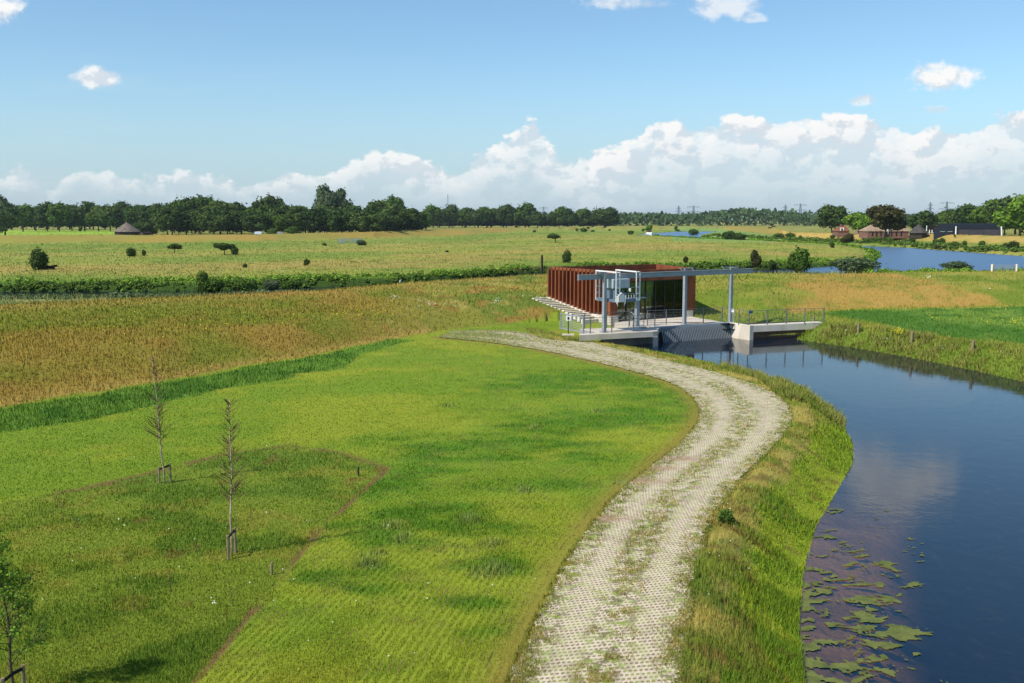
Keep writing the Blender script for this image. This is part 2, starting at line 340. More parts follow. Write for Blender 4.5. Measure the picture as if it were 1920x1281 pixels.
    # flood plain
    bnd = (y - yf) / np.maximum(yb - yf, 1.0)
    pl = mixc(np.tile(C3(138, 156, 72), (n, 1)), C3(116, 148, 62), ss(n3, .42, .62))
    pl = mixc(pl, C3(168, 152, 96), np.clip(np.exp(-((bnd - .17 + (nb - .5) * .25) / .07) ** 2) * .6 + np.exp(-((bnd - .5 + (nb - .5) * .3) / .08) ** 2) * .35, 0, 1))
    pl = mixc(pl, C3(98, 138, 58), np.clip(np.exp(-((bnd - .72 + (nb - .5) * .3) / .12) ** 2) * .5, 0, 1))
    pl = mixc(pl, C3(98, 126, 56), ss(fbm(x, y, 3.5, 4, 101), .58, .74) * .8)
    pl = mixc(pl, C3(92, 142, 40), np.exp(-(np.maximum(y - yf, 0) / 9) ** 2) * .9)
    pl = mixc(pl, C3(112, 80, 60), ((np.abs(x - 3) < 7) & (np.abs(y - yf - 1.5) < 4)) * .8 * ss(n2, .3, .5))
    k = ss(y, yf - 1, yf + .5); c = mixc(c, pl, k); h = np.where(y > yf - 1, .12 + .16 * n2, h)
    fr_ = np.exp(-(np.maximum(y - yf, 0) / 3.0) ** 2) * (y > yf - 1.2) * (y < yf + 8); c = mixc(c, C3(44, 74, 30), np.clip(fr_ * 1.1, 0, .9)); h = h + fr_ * (.15 + .35 * ss(n2, .35, .7))  # dark green bank fringe, the growth's self-shadow put into its colour
    # far dyke and beyond
    k = ss(y, yb - 4, yb + 1) ; c = mixc(c, mixc(np.tile(C3(152, 142, 72), (n, 1)), C3(138, 142, 70), ss(fbm(x, y, 30, 3, 111), .4, .6)), k)
    k = ss(y, yd + 2, yd + 8); c = mixc(c, mixc(np.tile(C3(142, 150, 84), (n, 1)), C3(120, 140, 70), ss(n3, .4, .6)), k)
    c = mixc(c, C3(138, 182, 66), ss(y, yd * 1.18, yd * 1.22) * (a < -.38) * (1 - ss(y, yd * 1.9, yd * 2.1)))
    c = mixc(c, C3(116, 160, 92), (y > 380) * (a > .16) * (a < .27) * (y < yb) * .85)
    c = mixc(c, C3(186, 168, 104), (a > .27) * ss(y, yb - 2, yb + 2) * (1 - ss(y, yd, yd + 4)) * .6)
    # canal banks
    dc = sd(CANAL, x, y, 9.0); lb = (x < 14) | (y < 55)
    left = mixc(np.tile(C3(154, 156, 82), (n, 1)), C3(116, 142, 56), ss(n2, .42, .62)); left = mixc(left, C3(172, 166, 104), ss(n4, .55, .75) * .45)
    left = mixc(left, C3(78, 116, 44), ss(fbm(x, y, 1.9, 3, 121), .60, .70) * .5)
    e = 1.05 + (n1 - .5) * 1.6 - 1.6 * ss(y, 38, 50)
    left = mixc(left, mixc(np.tile(C3(134, 164, 40), (n, 1)), C3(100, 138, 38), ss(n2, .5, .68)), 1 - ss(dc, e - .15, e + .25))
    left = mixc(left, C3(112, 92, 62), ss(fbm(x, y, .7, 4, 151, sy=.35), .60, .72) * .6)
    side = (dpl > 0) & (x > np.interp(y, PR[:, 1], PR[:, 0]) if False else x * 0 + 1).astype(bool)
    kb = (dc < 8.9) & (y < 76) & (x > 1) & lb
    dpp = sd(PPOLY, x, y, 6.0)
    # only the strip between path and water
    kb = kb & (dc + dpp < np.interp(y, [16, 30, 45, 55, 72], [4.2, 3.6, 4.0, 6.5, 8.0])) & (dpp > -0.05)
    c = mixc(c, left, kb.astype(float)); h = np.where(kb, .06 + .11 * ss(n2, .35, .7), h); dens = np.where(kb, 1.0, dens)
    kr2 = (dc < 2.6) & ~lb & (dc > -.2) & (x > 15)
    c = mixc(c, mixc(base, C3(92, 124, 42), .85), kr2 * (1 - ss(dc, 1.2, 2.5)))
    # path
    inp = dpp < 0
    dpr = ld(PR, x, y, 6.0); s = dpl / (dpl + dpr + 1e-6)
    tr = np.clip(np.exp(-((s - .27) / .10) ** 2) + np.exp(-((s - .76) / .11) ** 2), 0, 1)
    far_ = ss(y, 40, 62)
    c = np.where(inp[:, None], mixc(np.tile(C3(132, 140, 56), (n, 1)), C3(172, 160, 92), ss(n4, .4, .7)), c)
    endf = ss(x, 4.5, -2.5) * (y > 55); pd = (.75 * (1 - tr) ** 1.5 + .04 + .35 * far_ + .5 * endf) * ss(n2 * .5 + n4 * .5, .40 - .12 * endf, .55); edge_ = np.exp(-np.minimum(s, 1 - s) / .05) * .75
    for cx, cy, rx, ry in SOILP: pd = pd * (1 - np.exp(-(((x - cx) / rx) ** 2 + ((y - cy) / ry) ** 2)))
    h = np.where(inp, .045, h); dens = np.where(inp, np.clip(pd + edge_, 0, 1), dens)
    # under water: sandy shelf, then mud, darkened in place of light absorbed by depth
    kw = dc < 0.0
    bedc = mixc(mixc(np.tile(C3(180, 142, 92), (n, 1)), C3(150, 118, 74), ss(n2, .4, .7)), C3(20, 26, 28), np.maximum(ss(-dc + (n1 - .5) * 1.6, 1.5, 2.8), ss(y, 27, 34)))
    bedc = mixc(bedc, C3(70, 62, 22), (~lb) * .8)
    c = np.where(kw[:, None], bedc, c); dens = np.where(dc < 0.02, 0, dens)
    dr = sd(RIVER, x, y, 30.0); c = np.where((dr < 0)[:, None], C3(40, 40, 26), c); dens = np.where(dr < 0, 0, dens)
    wet = (y > yn) & (y < yf - .2); c = np.where(wet[:, None], C3(34, 36, 22), c); dens = np.where(wet, 0, dens)
    db = np.minimum(np.minimum(sd(BPOLY, x, y, 4.0), sd(DECK, x, y, 4.0)), sd(LPLAT, x, y, 2.0) ); dens = np.where(db < .1, 0, dens)
    c = np.where((db < 0)[:, None], C3(90, 78, 60), c)
    lum = c.mean(1, keepdims=True); c = c * .90 + lum * .10
    return np.clip(c * KA * np.array([1.27, 1.03, .76]), 0, 1), h, np.clip(dens, 0, 1), dpl
# ------------------------------------------------------------------ mesh helpers
def raw_mesh(name, V, faces_flat, per, mat, smooth=False):
    """V (n,3); faces_flat (m,per) vertex indices"""
    me = bpy.data.meshes.new(name); nf = len(faces_flat)
    me.vertices.add(len(V)); me.vertices.foreach_set('co', np.asarray(V, np.float32).ravel())
    me.loops.add(nf * per); me.loops.foreach_set('vertex_index', np.asarray(faces_flat, np.int32).ravel())
    me.polygons.add(nf); me.polygons.foreach_set('loop_start', np.arange(0, nf * per, per, dtype=np.int32))
    me.polygons.foreach_set('use_smooth', np.full(nf, smooth)); me.update(calc_edges=True)
    if mat: me.materials.append(mat)
    ob = bpy.data.objects.new(name, me); COL.objects.link(ob)
    return ob
def vcol(ob, name, c):
    at_ = ob.data.attributes.new(name, 'FLOAT_COLOR', 'POINT')
    c4 = np.ones((len(c), 4), np.float32); c4[:, :3] = c
    at_.data.foreach_set('color', c4.ravel())
def tag(o, label=None, cat=None, group=None, kind=None):
    if label: o['label'] = label
    if cat: o['category'] = cat
    if group: o['group'] = group
    if kind: o['kind'] = kind
    return o
def mat_new(name):
    m = bpy.data.materials.new(name); m.use_nodes = True
    return m, NT(m.node_tree)
def finish(T, shader, disp=None):
    o = T.n('ShaderNodeOutputMaterial'); T.put(o.inputs[0], shader)
def bump(T, hgt, strength, dist):
    b = T.n('ShaderNodeBump'); b.inputs['Strength'].default_value = strength; b.inputs['Distance'].default_value = dist
    T.put(b.inputs['Height'], hgt); return b.outputs[0]
def principled(T, col, rough=0.8, metal=0.0, spec=0.3, normal=None):
    p = T.n('ShaderNodeBsdfPrincipled'); T.put(p.inputs['Base Color'], col); T.put(p.inputs['Roughness'], rough)
    p.inputs['Metallic'].default_value = metal; p.inputs['Specular IOR Level'].default_value = spec
    if normal: T.put(p.inputs['Normal'], normal)
    return p

# ------------------------------------------------------------------ ground
m_ground, T = mat_new('ground')
at_c = T.n('ShaderNodeAttribute', attribute_name='Col'); at_r = T.n('ShaderNodeAttribute', attribute_name='row')
geo = T.n('ShaderNodeNewGeometry'); P = geo.outputs['Position']
fine = T.noise(P, 9.0, 5.0, .7); mid = T.noise(P, 1.6, 4.0, .6)
col = T.mix(1.0, at_c.outputs[0], T.mix(fine, (.55, .55, .55, 1), (1.35, 1.35, 1.3, 1)), 'MULTIPLY')
col = T.mix(T.m('MULTIPLY', T.mr(mid, .5, .8), .35), col, (.15, .13, .05, 1))
rw = T.m('SINE', T.m('MULTIPLY', at_r.outputs['Fac'], 2 * math.pi / .17))
rsel = T.m('MULTIPLY', T.m('MULTIPLY', T.mr(T.m('ADD', rw, T.m('MULTIPLY', T.m('SUBTRACT', fine, .5), 2.0)), .3, 1.0), T.mr(T.noise(P, .9, 4.0, .65), .46, .64)), T.mr(at_r.outputs['Fac'], .1, .4))
rsel = T.m('MULTIPLY', rsel, T.mr(at_r.outputs['Fac'], 11.0, 8.5))
col = T.mix(T.m('MULTIPLY', rsel, .8), col, srgb(112, 92, 62, .7))
p = principled(T, col, .95, spec=.1, normal=bump(T, fine, .6, .04)); finish(T, p.outputs[0])

va = np.concatenate([np.arange(1300, 420, -3.0), np.arange(420, 150, -1.5), np.arange(150, 34, -0.8), np.arange(34, 14, -.5), np.geomspace(14, 1.15, 34)])
rr = CH * F / va
phi = np.concatenate([np.linspace(-100, -34, 34)[:-1], np.linspace(-34, 34, 1001), np.linspace(34, 100, 34)[1:]]) * math.pi / 180
RRg, PH = np.meshgrid(rr, phi, indexing='ij')
gx = (RRg * np.sin(PH)).ravel(); gy = (RRg * np.cos(PH)).ravel()
# the traced graphs hold only ahead of the camera
gz = height(gx, np.maximum(gy, 1.0)); gz[gy < 3] = np.minimum(gz[gy < 3], 0)
gc, gh, gd, grow = look(gx, gy)
nr, npz = RRg.shape
ii = np.arange(nr * npz).reshape(nr, npz)
faces = np.stack([ii[:-1, :-1], ii[:-1, 1:], ii[1:, 1:], ii[1:, :-1]], -1).reshape(-1, 4)
ground = raw_mesh('ground', np.stack([gx, gy, gz], 1), faces, 4, m_ground, True)
vcol(ground, 'Col', gc)
pm = sd(PARCEL, gx, gy, 6.0)
a_ = gx / np.maximum(gy, 1); onfield = (pm > 0) & (gy < np.interp(a_, *TOE)) & (sd(CLOVER, gx, gy, 3) > 0) & (gx < 12) & (sd(CANAL, gx, gy, 9) + sd(PPOLY, gx, gy, 6) > 6)
ra = ground.data.attributes.new('row', 'FLOAT', 'POINT'); ra.data.foreach_set('value', np.where(onfield, grow, 0).astype(np.float32))
tag(ground, 'fields, dykes and meadow', kind='structure')
del ground['label']

# ------------------------------------------------------------------ water: one sheet, the land rises through it
m_water, T = mat_new('water')
geo = T.n('ShaderNodeNewGeometry'); P = geo.outputs['Position']
w1 = T.noise(P, 5.0, 3.0, .6); w2 = T.noise(P, 1.1, 3.0, .55); w3 = T.noise(P, 14.0, 2.0, .5)
hh = T.m('ADD', T.m('ADD', T.m('MULTIPLY', w1, .35), T.m('MULTIPLY', w2, 1.0)), T.m('MULTIPLY', w3, .12))
nrm = bump(T, hh, .5, .010)
gl = T.n('ShaderNodeBsdfGlossy'); gl.inputs['Roughness'].default_value = .03; T.put(gl.inputs['Normal'], nrm)
tr = T.n('ShaderNodeBsdfTransparent'); tr.inputs[0].default_value = (.86, .82, .72, 1)
df = T.n('ShaderNodeBsdfDiffuse'); df.inputs[0].default_value = (.006, .07, .17, 1)
body_ = T.n('ShaderNodeMixShader'); body_.inputs[0].default_value = .16; T.put(body_.inputs[1], tr.outputs[0]); T.put(body_.inputs[2], df.outputs[0])
fr = T.n('ShaderNodeFresnel'); fr.inputs[0].default_value = 1.48; T.put(fr.inputs['Normal'], nrm)
mx = T.n('ShaderNodeMixShader'); T.put(mx.inputs[0], fr.outputs[0]); T.put(mx.inputs[1], body_.outputs[0]); T.put(mx.inputs[2], gl.outputs[0])
finish(T, mx.outputs[0])
m_river = m_water.copy(); m_river.name = 'river_water'
for nd in m_river.node_tree.nodes:
    if nd.type == 'BUMP': nd.inputs['Strength'].default_value = .3; nd.inputs['Distance'].default_value = .02
    if nd.type == 'BSDF_GLOSSY': nd.inputs['Roughness'].default_value = .34; nd.inputs['Color'].default_value = (.50, .64, .76, 1)
def sheet(name, P2, z, mat):
    bm = bmesh.new(); vs = [bm.verts.new((q[0], q[1], z)) for q in P2]; f = bm.faces.new(vs)
    if f.normal.z < 0: f.normal_flip()
    bmesh.ops.triangulate(bm, faces=bm.faces[:]); me = bpy.data.meshes.new(name); bm.to_mesh(me); bm.free(); me.materials.append(mat)
    o = bpy.data.objects.new(name, me); COL.objects.link(o); return o
wt = sheet('canal_water', [(2, 8), (60, 8), (60, 70), (30, 80), (23, 80), (18, 79), (16.8, 78.0), (10.9, 74.1), (5, 73), (2, 72)], -1.1, m_water); tag(wt, kind='structure')
rw_ = sheet('river_water', [(52, 172), (200, 150), (420, 150), (420, 900), (0, 900), (0, 192), (52, 192)], -1.1, m_river); tag(rw_, kind='structure')
aw_ = sheet('old_arm_water', [(-260, 86), (30, 108), (52, 110), (52, 192), (0, 192), (-60, 150), (-260, 150)], -1.1, m_water); tag(aw_, kind='structure')

# ------------------------------------------------------------------ path of concrete grass pavers
m_path, T = mat_new('paver_path')
uv = T.n('ShaderNodeUVMap', uv_map='UVMap'); su = T.n('ShaderNodeSeparateXYZ'); T.put(su.inputs[0], uv.outputs[0])
geo = T.n('ShaderNodeNewGeometry'); P = geo.outputs['Position']
U, V = su.outputs[0], su.outputs[1]
pu, pv = .100, .150
row_i = T.m('FLOOR', T.m('DIVIDE', V, pv)); off = T.m('MULTIPLY', T.m('MODULO', T.m('ADD', row_i, 1000.0), 2.0), .5)
fu = T.m('SUBTRACT', T.m('FRACT', T.m('ADD', T.m('DIVIDE', U, pu), off)), .5)
fv = T.m('SUBTRACT', T.m('FRACT', T.m('DIVIDE', V, pv)), .5)
wob = T.noise(P, 25.0, 2.0, .5)
dh = T.m('ADD', T.m('POWER', T.m('DIVIDE', fu, .36), 2.0), T.m('POWER', T.m('DIVIDE', fv, .27), 2.0))
hole = T.mr(T.m('ADD', dh, T.m('MULTIPLY', T.m('SUBTRACT', wob, .5), 1.2)), 1.15, .75)
bu = T.m('ABSOLUTE', T.m('SUBTRACT', T.m('FRACT', T.m('DIVIDE', U, .4)), .5)); bv = T.m('ABSOLUTE', T.m('SUBTRACT', T.m('FRACT', T.m('DIVIDE', V, .6)), .5))
joint = T.m('MAXIMUM', T.mr(bu, .475, .492), T.mr(bv, .483, .495))
lg = T.noise(P, .8, 4.0, .6); fn = T.noise(P, 7.0, 5.0, .7)
conc = T.mix(fn, srgb(196, 176, 150), srgb(232, 212, 186))
conc = T.mix(T.mr(lg, .50, .75, 0, .5), conc, srgb(150, 138, 112))
at_s = T.n('ShaderNodeAttribute', attribute_name='soil')
pat = T.mr(T.m('ADD', T.m('MULTIPLY', T.m('MAXIMUM', T.m('SUBTRACT', at_s.outputs['Fac'], 1.0), 0.0), .16), T.m('ADD', T.m('MULTIPLY', fn, .5), T.m('MULTIPLY', T.noise(P, 2.6, 3.0, .6), .5))), .46, .56)
fill = T.mix(T.mr(T.noise(P, 4.0, 3.0, .6), .42, .58), srgb(122, 112, 82), srgb(140, 154, 70))
over = T.m('MAXIMUM', T.m('MAXIMUM', T.m('MULTIPLY', hole, .92), T.m('MULTIPLY', joint, .6)), T.m('MULTIPLY', pat, at_s.outputs['Fac']), clamp=True)
colp = T.mix(over, conc, fill)
at_e = T.n('ShaderNodeAttribute', attribute_name='earth')
colp = T.mix(T.m('MULTIPLY', at_e.outputs['Fac'], T.mr(fn, .3, .55)), colp, srgb(158, 124, 96))
colk = T.mix(1.0, colp, (.93, .93, .93, 1), 'MULTIPLY')
p = principled(T, colk, .9, spec=.2, normal=bump(T, T.m('SUBTRACT', fn, T.m('MULTIPLY', hole, 1.5)), .5, .02)); finish(T, p.outputs[0])
PL2, PR2 = smooth_line(PL, 700), smooth_line(PR, 700)
vv_ = (PR2 - PL2) / np.hypot(*(PR2 - PL2).T)[:, None]
PL2 = PL2 + vv_ * ((vnoise(np.arange(700) * .9, np.zeros(700), 5) - .5) * .22)[:, None]; PR2 = PR2 + vv_ * ((vnoise(np.arange(700) * .8, np.zeros(700), 6) - .5) * .30)[:, None]
npt, nc = 700, 17; PLs, PRs = smooth_line(PL, 700), smooth_line(PR, 700)
tt = np.linspace(0, 1, nc)
G = PL2[:, None, :] * (1 - tt)[None, :, None] + PR2[:, None, :] * tt[None, :, None]
cen = (PLs + PRs) / 2; cl = np.concatenate([[0], np.cumsum(np.hypot(*np.diff(cen, axis=0).T))]); 
fx_, fy_ = G[..., 0].ravel(), G[..., 1].ravel()
# finer along the path for a true surface
fz_ = height(fx_, fy_) + 0.045
ii = np.arange(npt * nc).reshape(npt, nc); fcs = np.stack([ii[:-1, :-1], ii[:-1, 1:], ii[1:, 1:], ii[1:, :-1]], -1).reshape(-1, 4)
path = raw_mesh('path', np.stack([fx_, fy_, fz_], 1), fcs, 4, m_path, True); tag(path, kind='structure')
uvl = path.data.uv_layers.new(name='UVMap'); mw = 3.2
UU = ((G - cen[:, None, :]) * vv_[:, None, :]).sum(-1).ravel(); VV = (cl[:, None] * np.ones((1, nc))).ravel()
li = np.zeros(len(path.data.loops), np.int32); path.data.loops.foreach_get('vertex_index', li)
uvl.data.foreach_set('uv', np.stack([UU[li], VV[li]], 1).astype(np.float32).ravel())
sT = np.tile(tt, npt); trk = np.clip(np.exp(-((sT - .27) / .11) ** 2) + np.exp(-((sT - .76) / .12) ** 2), 0, 1)
farr = ss(fy_, 40, 62)
so_ = path.data.attributes.new('soil', 'FLOAT', 'POINT'); so_.data.foreach_set('value', np.clip((1 - trk) * .95 + .12 + farr * .35 + np.exp(-np.minimum(sT, 1 - sT) / .05) * .6, 0, 1) + .75 * ss(fx_, 3.0, -4.0) * (fy_ > 55).astype(np.float32))
er = np.zeros(len(fx_))
for cx, cy, rx, ry in SOILP: er = np.maximum(er, np.exp(-(((fx_ - cx) / rx) ** 2 + ((fy_ - cy) / ry) ** 2)))
ea = path.data.attributes.new('earth', 'FLOAT', 'POINT'); ea.data.foreach_set('value', er.astype(np.float32))

# ------------------------------------------------------------------ grass
m_grass, T = mat_new('grass')
at_c = T.n('ShaderNodeAttribute', attribute_name='Col')
geo = T.n('ShaderNodeNewGeometry'); vs = T.n('ShaderNodeVectorMath', operation='SCALE'); T.put(vs.inputs[0], geo.outputs['Normal']); vs.inputs['Scale'].default_value = .45
va_ = T.n('ShaderNodeVectorMath', operation='ADD'); T.put(va_.inputs[0], vs.outputs[0]); va_.inputs[1].default_value = (0, 0, 1)
vn = T.n('ShaderNodeVectorMath', operation='NORMALIZE'); T.put(vn.inputs[0], va_.outputs[0])
d = T.n('ShaderNodeBsdfDiffuse'); T.put(d.inputs[0], at_c.outputs[0]); T.put(d.inputs['Normal'], vn.outputs[0])
tl = T.n('ShaderNodeBsdfTranslucent'); T.put(tl.inputs[0], T.mix(1.0, at_c.outputs[0], (1.1, 1.15, .6, 1), 'MULTIPLY'))
mx = T.n('ShaderNodeMixShader'); mx.inputs[0].default_value = .25; T.put(mx.inputs[1], d.outputs[0]); T.put(mx.inputs[2], tl.outputs[0]); finish(T, mx.outputs[0])
rng = np.random.default_rng(7)
def blades(x, y, z, wdt, hgt, c, lean=.45):
    n = len(x); an = rng.uniform(0, 2 * np.pi, n); la = rng.uniform(0, 2 * np.pi, n); ll = rng.uniform(.05, 1, n) * lean * hgt
    cx, sx = np.cos(an) * wdt / 2, np.sin(an) * wdt / 2
    A = np.stack([x - cx, y - sx, z - .02], 1); B = np.stack([x + cx, y + sx, z - .02], 1); C_ = np.stack([x + np.cos(la) * ll, y + np.sin(la) * ll, z + hgt], 1)
    V = np.stack([A, B, C_], 1).reshape(-1, 3)
    return V, np.repeat(c, 3, axis=0)
def scatter(n, v0, v1, amin=-36, amax=36, pw=1.0):
    v = rng.uniform(v1, v0, n); r = CH * F / v; ph = rng.uniform(amin, amax, n) * math.pi / 180
    r = r / np.cos(ph) ** 0
    return r * np.sin(ph), r * np.cos(ph), r
N = 1250000
x, y, r = scatter(N, 980, 22)
c, h, dn, row = look(x, y)
z = height(x, y)
u = rng.uniform(0, 1, N)
inp = sd(PPOLY, x, y, 3.0) < 0
a = x / y; yf = np.interp(a, *ARMF)
# drilled rows in the sown field
keep = (u < dn * np.where(inp, 0, 1)) & (z > -1.12) & (np.abs(a) < .75)
rr_ = np.sin(row * 2 * np.pi / .17); keep &= ~((rr_ > .35) & (rng.uniform(0, 1, N) < .92) & (row < 9) & (row > .12) & (~inp) & (sd(PARCEL, x, y, 3) > 0) & (fbm(x, y, 1.7, 3, 77) > .46) & (y < 60) & (x < 10))
x, y, z, r, c, h, inp = (q[keep] for q in (x, y, z, r, c, h, inp))
n = len(x)
wd = np.maximum(.009, r * .00080) * rng.uniform(.6, 1.5, n) * np.where(inp, .8, 1)
hg = h * rng.uniform(.45, 1.35, n) * np.where(r > 130, 1.0 + (r - 130) / 700, 1)
ja = np.clip(.38 - r * .0012, .16, .36); jit = (1.04 + rng.uniform(-1, 1, n) * ja)[:, None] * np.array([1, 1, 1]) * (1 + rng.normal(0, .07, (n, 3)))
V, cc_ = blades(x, y, z, wd, hg, np.clip(c * jit * 1.12, 0, 1))
# tufts growing through the pavers
N2 = 520000
x2, y2, r2_ = scatter(N2, 980, 205, -8, 20); inp2 = sd(PPOLY, x2, y2, 3.0) < .12; x2, y2, r2_ = x2[inp2], y2[inp2], r2_[inp2]
c2, h2, d2_, _ = look(x2, y2); cl_ = fbm(x2, y2, .16, 2, 401); k2 = (rng.uniform(0, 1, len(x2)) < d2_) & (cl_ > .50 - .25 * d2_)
x2, y2, r2_, c2 = x2[k2], y2[k2], r2_[k2], c2[k2]; n2_ = len(x2); z2 = height(x2, y2) + .04
g2 = rng.uniform(0, 1, n2_)[:, None]; c2 = c2 * (1 - g2 * .5) + np.array([.16, .26, .06]) * g2 * .5
V2, cc2 = blades(x2, y2, z2, np.maximum(.012, r2_ * .0009) * rng.uniform(.7, 1.4, n2_), rng.uniform(.02, .085, n2_), np.clip(c2 * rng.uniform(.75, 1.3, n2_)[:, None], 0, 1), 1.1)
V = np.concatenate([V, V2]); cc_ = np.concatenate([cc_, cc2])
grass = raw_mesh('grass', V, np.arange(len(V)).reshape(-1, 3), 3, m_grass); vcol(grass, 'Col', cc_); tag(grass, 'short and tall grass covering the fields and banks', 'grass', kind='stuff')
# ------------------------------------------------------------------ building helpers
def V3(p, z): return Vector((p[0], p[1], z))
class MB:
    def __init__(s): s.bm = bmesh.new()
    def prism(s, poly, z0, z1):
        n = len(poly); z0 = z0 if hasattr(z0, '__len__') else [z0] * n; z1 = z1 if hasattr(z1, '__len__') else [z1] * n
        a = sum(poly[i][0] * poly[(i + 1) % n][1] - poly[(i + 1) % n][0] * poly[i][1] for i in range(n))
        if a < 0: poly = list(poly)[::-1]; z0 = z0[::-1]; z1 = z1[::-1]
        lo = [s.bm.verts.new((p[0], p[1], z)) for p, z in zip(poly, z0)]; hi = [s.bm.verts.new((p[0], p[1], z)) for p, z in zip(poly, z1)]
        s.bm.faces.new(lo[::-1]); s.bm.faces.new(hi)
        for i in range(n): s.bm.faces.new((lo[i], lo[(i + 1) % n], hi[(i + 1) % n], hi[i]))
        return s
    def seg(s, A, B, z0, z1, th, side=0.0):
        """an upright slab between two plan points; side shifts it across (-1..1)"""
        A = Vector(A[:2]); B = Vector(B[:2]); d = (B - A).normalized(); nn = Vector((-d.y, d.x)) * th / 2; o = nn * side
        return s.prism([A - nn + o, B - nn + o, B + nn + o, A + nn + o], z0, z1)
    def bar(s, p, q, w, h=None):
        p = Vector(p); q = Vector(q); h = h or w; d = (q - p).normalized()
        up = Vector((0, 0, 1)) if abs(d.z) < .95 else V3(mdir, 0)
        sx = d.cross(up).normalized() * w / 2; sz = sx.cross(d).normalized() * h / 2
        c = [-sx - sz, sx - sz, sx + sz, -sx + sz]
        a = [s.bm.verts.new(p + k) for k in c]; b = [s.bm.verts.new(q + k) for k in c]
        s.bm.faces.new(a[::-1]); s.bm.faces.new(b)
        for i in range(4): s.bm.faces.new((a[i], a[(i + 1) % 4], b[(i + 1) % 4], b[i]))
        return s
    def tube(s, path, r, n=6, taper=None):
        path = [Vector(p) for p in path]; rings = []
        for i, p in enumerate(path):
            d = (path[min(i + 1, len(path) - 1)] - path[max(i - 1, 0)]).normalized()
            up = Vector((0, 0, 1)) if abs(d.z) < .9 else Vector((1, 0, 0))
            a = d.cross(up).normalized(); b = a.cross(d)
            k = r if taper is None else r + (taper - r) * i / (len(path) - 1)
            rings.append([s.bm.verts.new(p + a * math.cos(t * 2 * math.pi / n) * k + b * math.sin(t * 2 * math.pi / n) * k) for t in range(n)])
        for A, B in zip(rings, rings[1:]):
            for i in range(n): s.bm.faces.new((A[i], A[(i + 1) % n], B[(i + 1) % n], B[i]))
        s.bm.faces.new(rings[0][::-1]); s.bm.faces.new(rings[-1]); return s
    def build(s, name, mat, parent=None, bev=0.0, smooth=False):
        bmesh.ops.recalc_face_normals(s.bm, faces=s.bm.faces[:])
        if bev: bmesh.ops.bevel(s.bm, geom=s.bm.edges[:], offset=bev, segments=1, affect='EDGES')
        me = bpy.data.meshes.new(name); s.bm.to_mesh(me); s.bm.free(); me.materials.append(mat)
        if smooth: me.polygons.foreach_set('use_smooth', np.ones(len(me.polygons), bool))
        o = bpy.data.objects.new(name, me); COL.objects.link(o)
        if parent is not None:
            p = parent; off = Vector((0, 0, 0))
            while p is not None: off += p.location; p = p.parent
            me.transform(Matrix.Translation(-off)); o.parent = parent
        return o
def thing(name, label, cat, loc=(0, 0, 0), group=None, rz=0.0):
    o = bpy.data.objects.new(name, None); COL.objects.link(o); o.location = loc; o.rotation_euler.z = rz; o.empty_display_size = .3
    return tag(o, label, cat, group)
def copy_tree(o, parent=None):
    c = o.copy(); COL.objects.link(c); c.parent = parent
    for ch in o.children: copy_tree(ch, c)
    return c

def simple_mat(name, col, rough=.7, metal=0.0, spec=.4, var=.25, scale=3.0, col2=None, bmp=0.0, streak=False, fine=14.0):
    m, T = mat_new(name); tc = T.n('ShaderNodeTexCoord'); P = tc.outputs['Object']
    if streak:
        mp = T.n('ShaderNodeMapping'); T.put(mp.inputs[0], P); mp.inputs['Scale'].default_value = (1, 1, .25); P = mp.outputs[0]
    a = T.noise(P, scale, 5.0, .62); b = T.noise(P, scale * fine / 3, 4.0, .6)
    c2 = col2 or tuple(v * (1 - var) for v in col[:3]) + (1,)
    c = T.mix(T.mr(a, .35, .68), col, c2); c = T.mix(T.m('MULTIPLY', T.mr(b, .4, .75), var), c, tuple(v * .55 for v in col[:3]) + (1,))
    p = principled(T, c, rough, metal, spec, bump(T, b, bmp, .02) if bmp else None); finish(T, p.outputs[0]); return m
M = {}
M['corten'] = simple_mat('corten_steel', srgb(146, 84, 52), .75, 0, .3, .35, .9, srgb(112, 58, 32), .3, True)
M['concrete'] = simple_mat('pale_concrete', srgb(230, 218, 198), .85, 0, .3, .12, .8, srgb(204, 192, 172), .2, True)
M['concrete_dark'] = simple_mat('grey_concrete', srgb(150, 150, 146), .85, 0, .3, .2, .8, None, .2, True)
M['slab'] = simple_mat('deck_concrete', srgb(216, 204, 188), .85, 0, .3, .15, .45, srgb(190, 178, 160), .2)
M['galv'] = simple_mat('galvanised_steel', srgb(156, 162, 166), .5, .12, .5, .05, 2.0, srgb(144, 151, 156), 0)
M['steelblue'] = simple_mat('painted_blue_grey_steel', srgb(112, 128, 142), .5, .2, .5, .2, 2.0, None, 0)
M['rack'] = simple_mat('rack_steel', srgb(128, 136, 142), .6, .1, .4, .1, 1.2, None, 0)
M['dark'] = simple_mat('black_frame', srgb(26, 27, 28), .5, 0, .4, .2, 2)
M['roofdk'] = simple_mat('roof_felt', srgb(48, 40, 36), .9, 0, .2, .3, 1.2)
M['yellow'] = simple_mat('yellow_paint', srgb(214, 172, 20), .45, 0, .5, .15, 2)
M['wood'] = simple_mat('weathered_wood', srgb(150, 132, 104), .9, 0, .2, .3, 5, None, .4, True)
M['darkwood'] = simple_mat('dark_wood', srgb(70, 62, 54), .9, 0, .2, .3, 5, None, .4, True)
M['white'] = simple_mat('white_paint', srgb(235, 235, 230), .5, 0, .4, .08, 3)
M['black'] = simple_mat('black_rubber', srgb(22, 22, 22), .7, 0, .3, .1, 3)
M['blue'] = simple_mat('blue_enamel', srgb(40, 80, 140), .4, 0, .5, .1, 3)
M['thatch'] = simple_mat('thatch', srgb(128, 116, 104), .95, 0, .1, .3, .8, srgb(96, 88, 80), .5)
M['thatchp'] = simple_mat('pinkish_thatch', srgb(168, 144, 122), .95, 0, .1, .25, .8, srgb(140, 118, 98), .5)
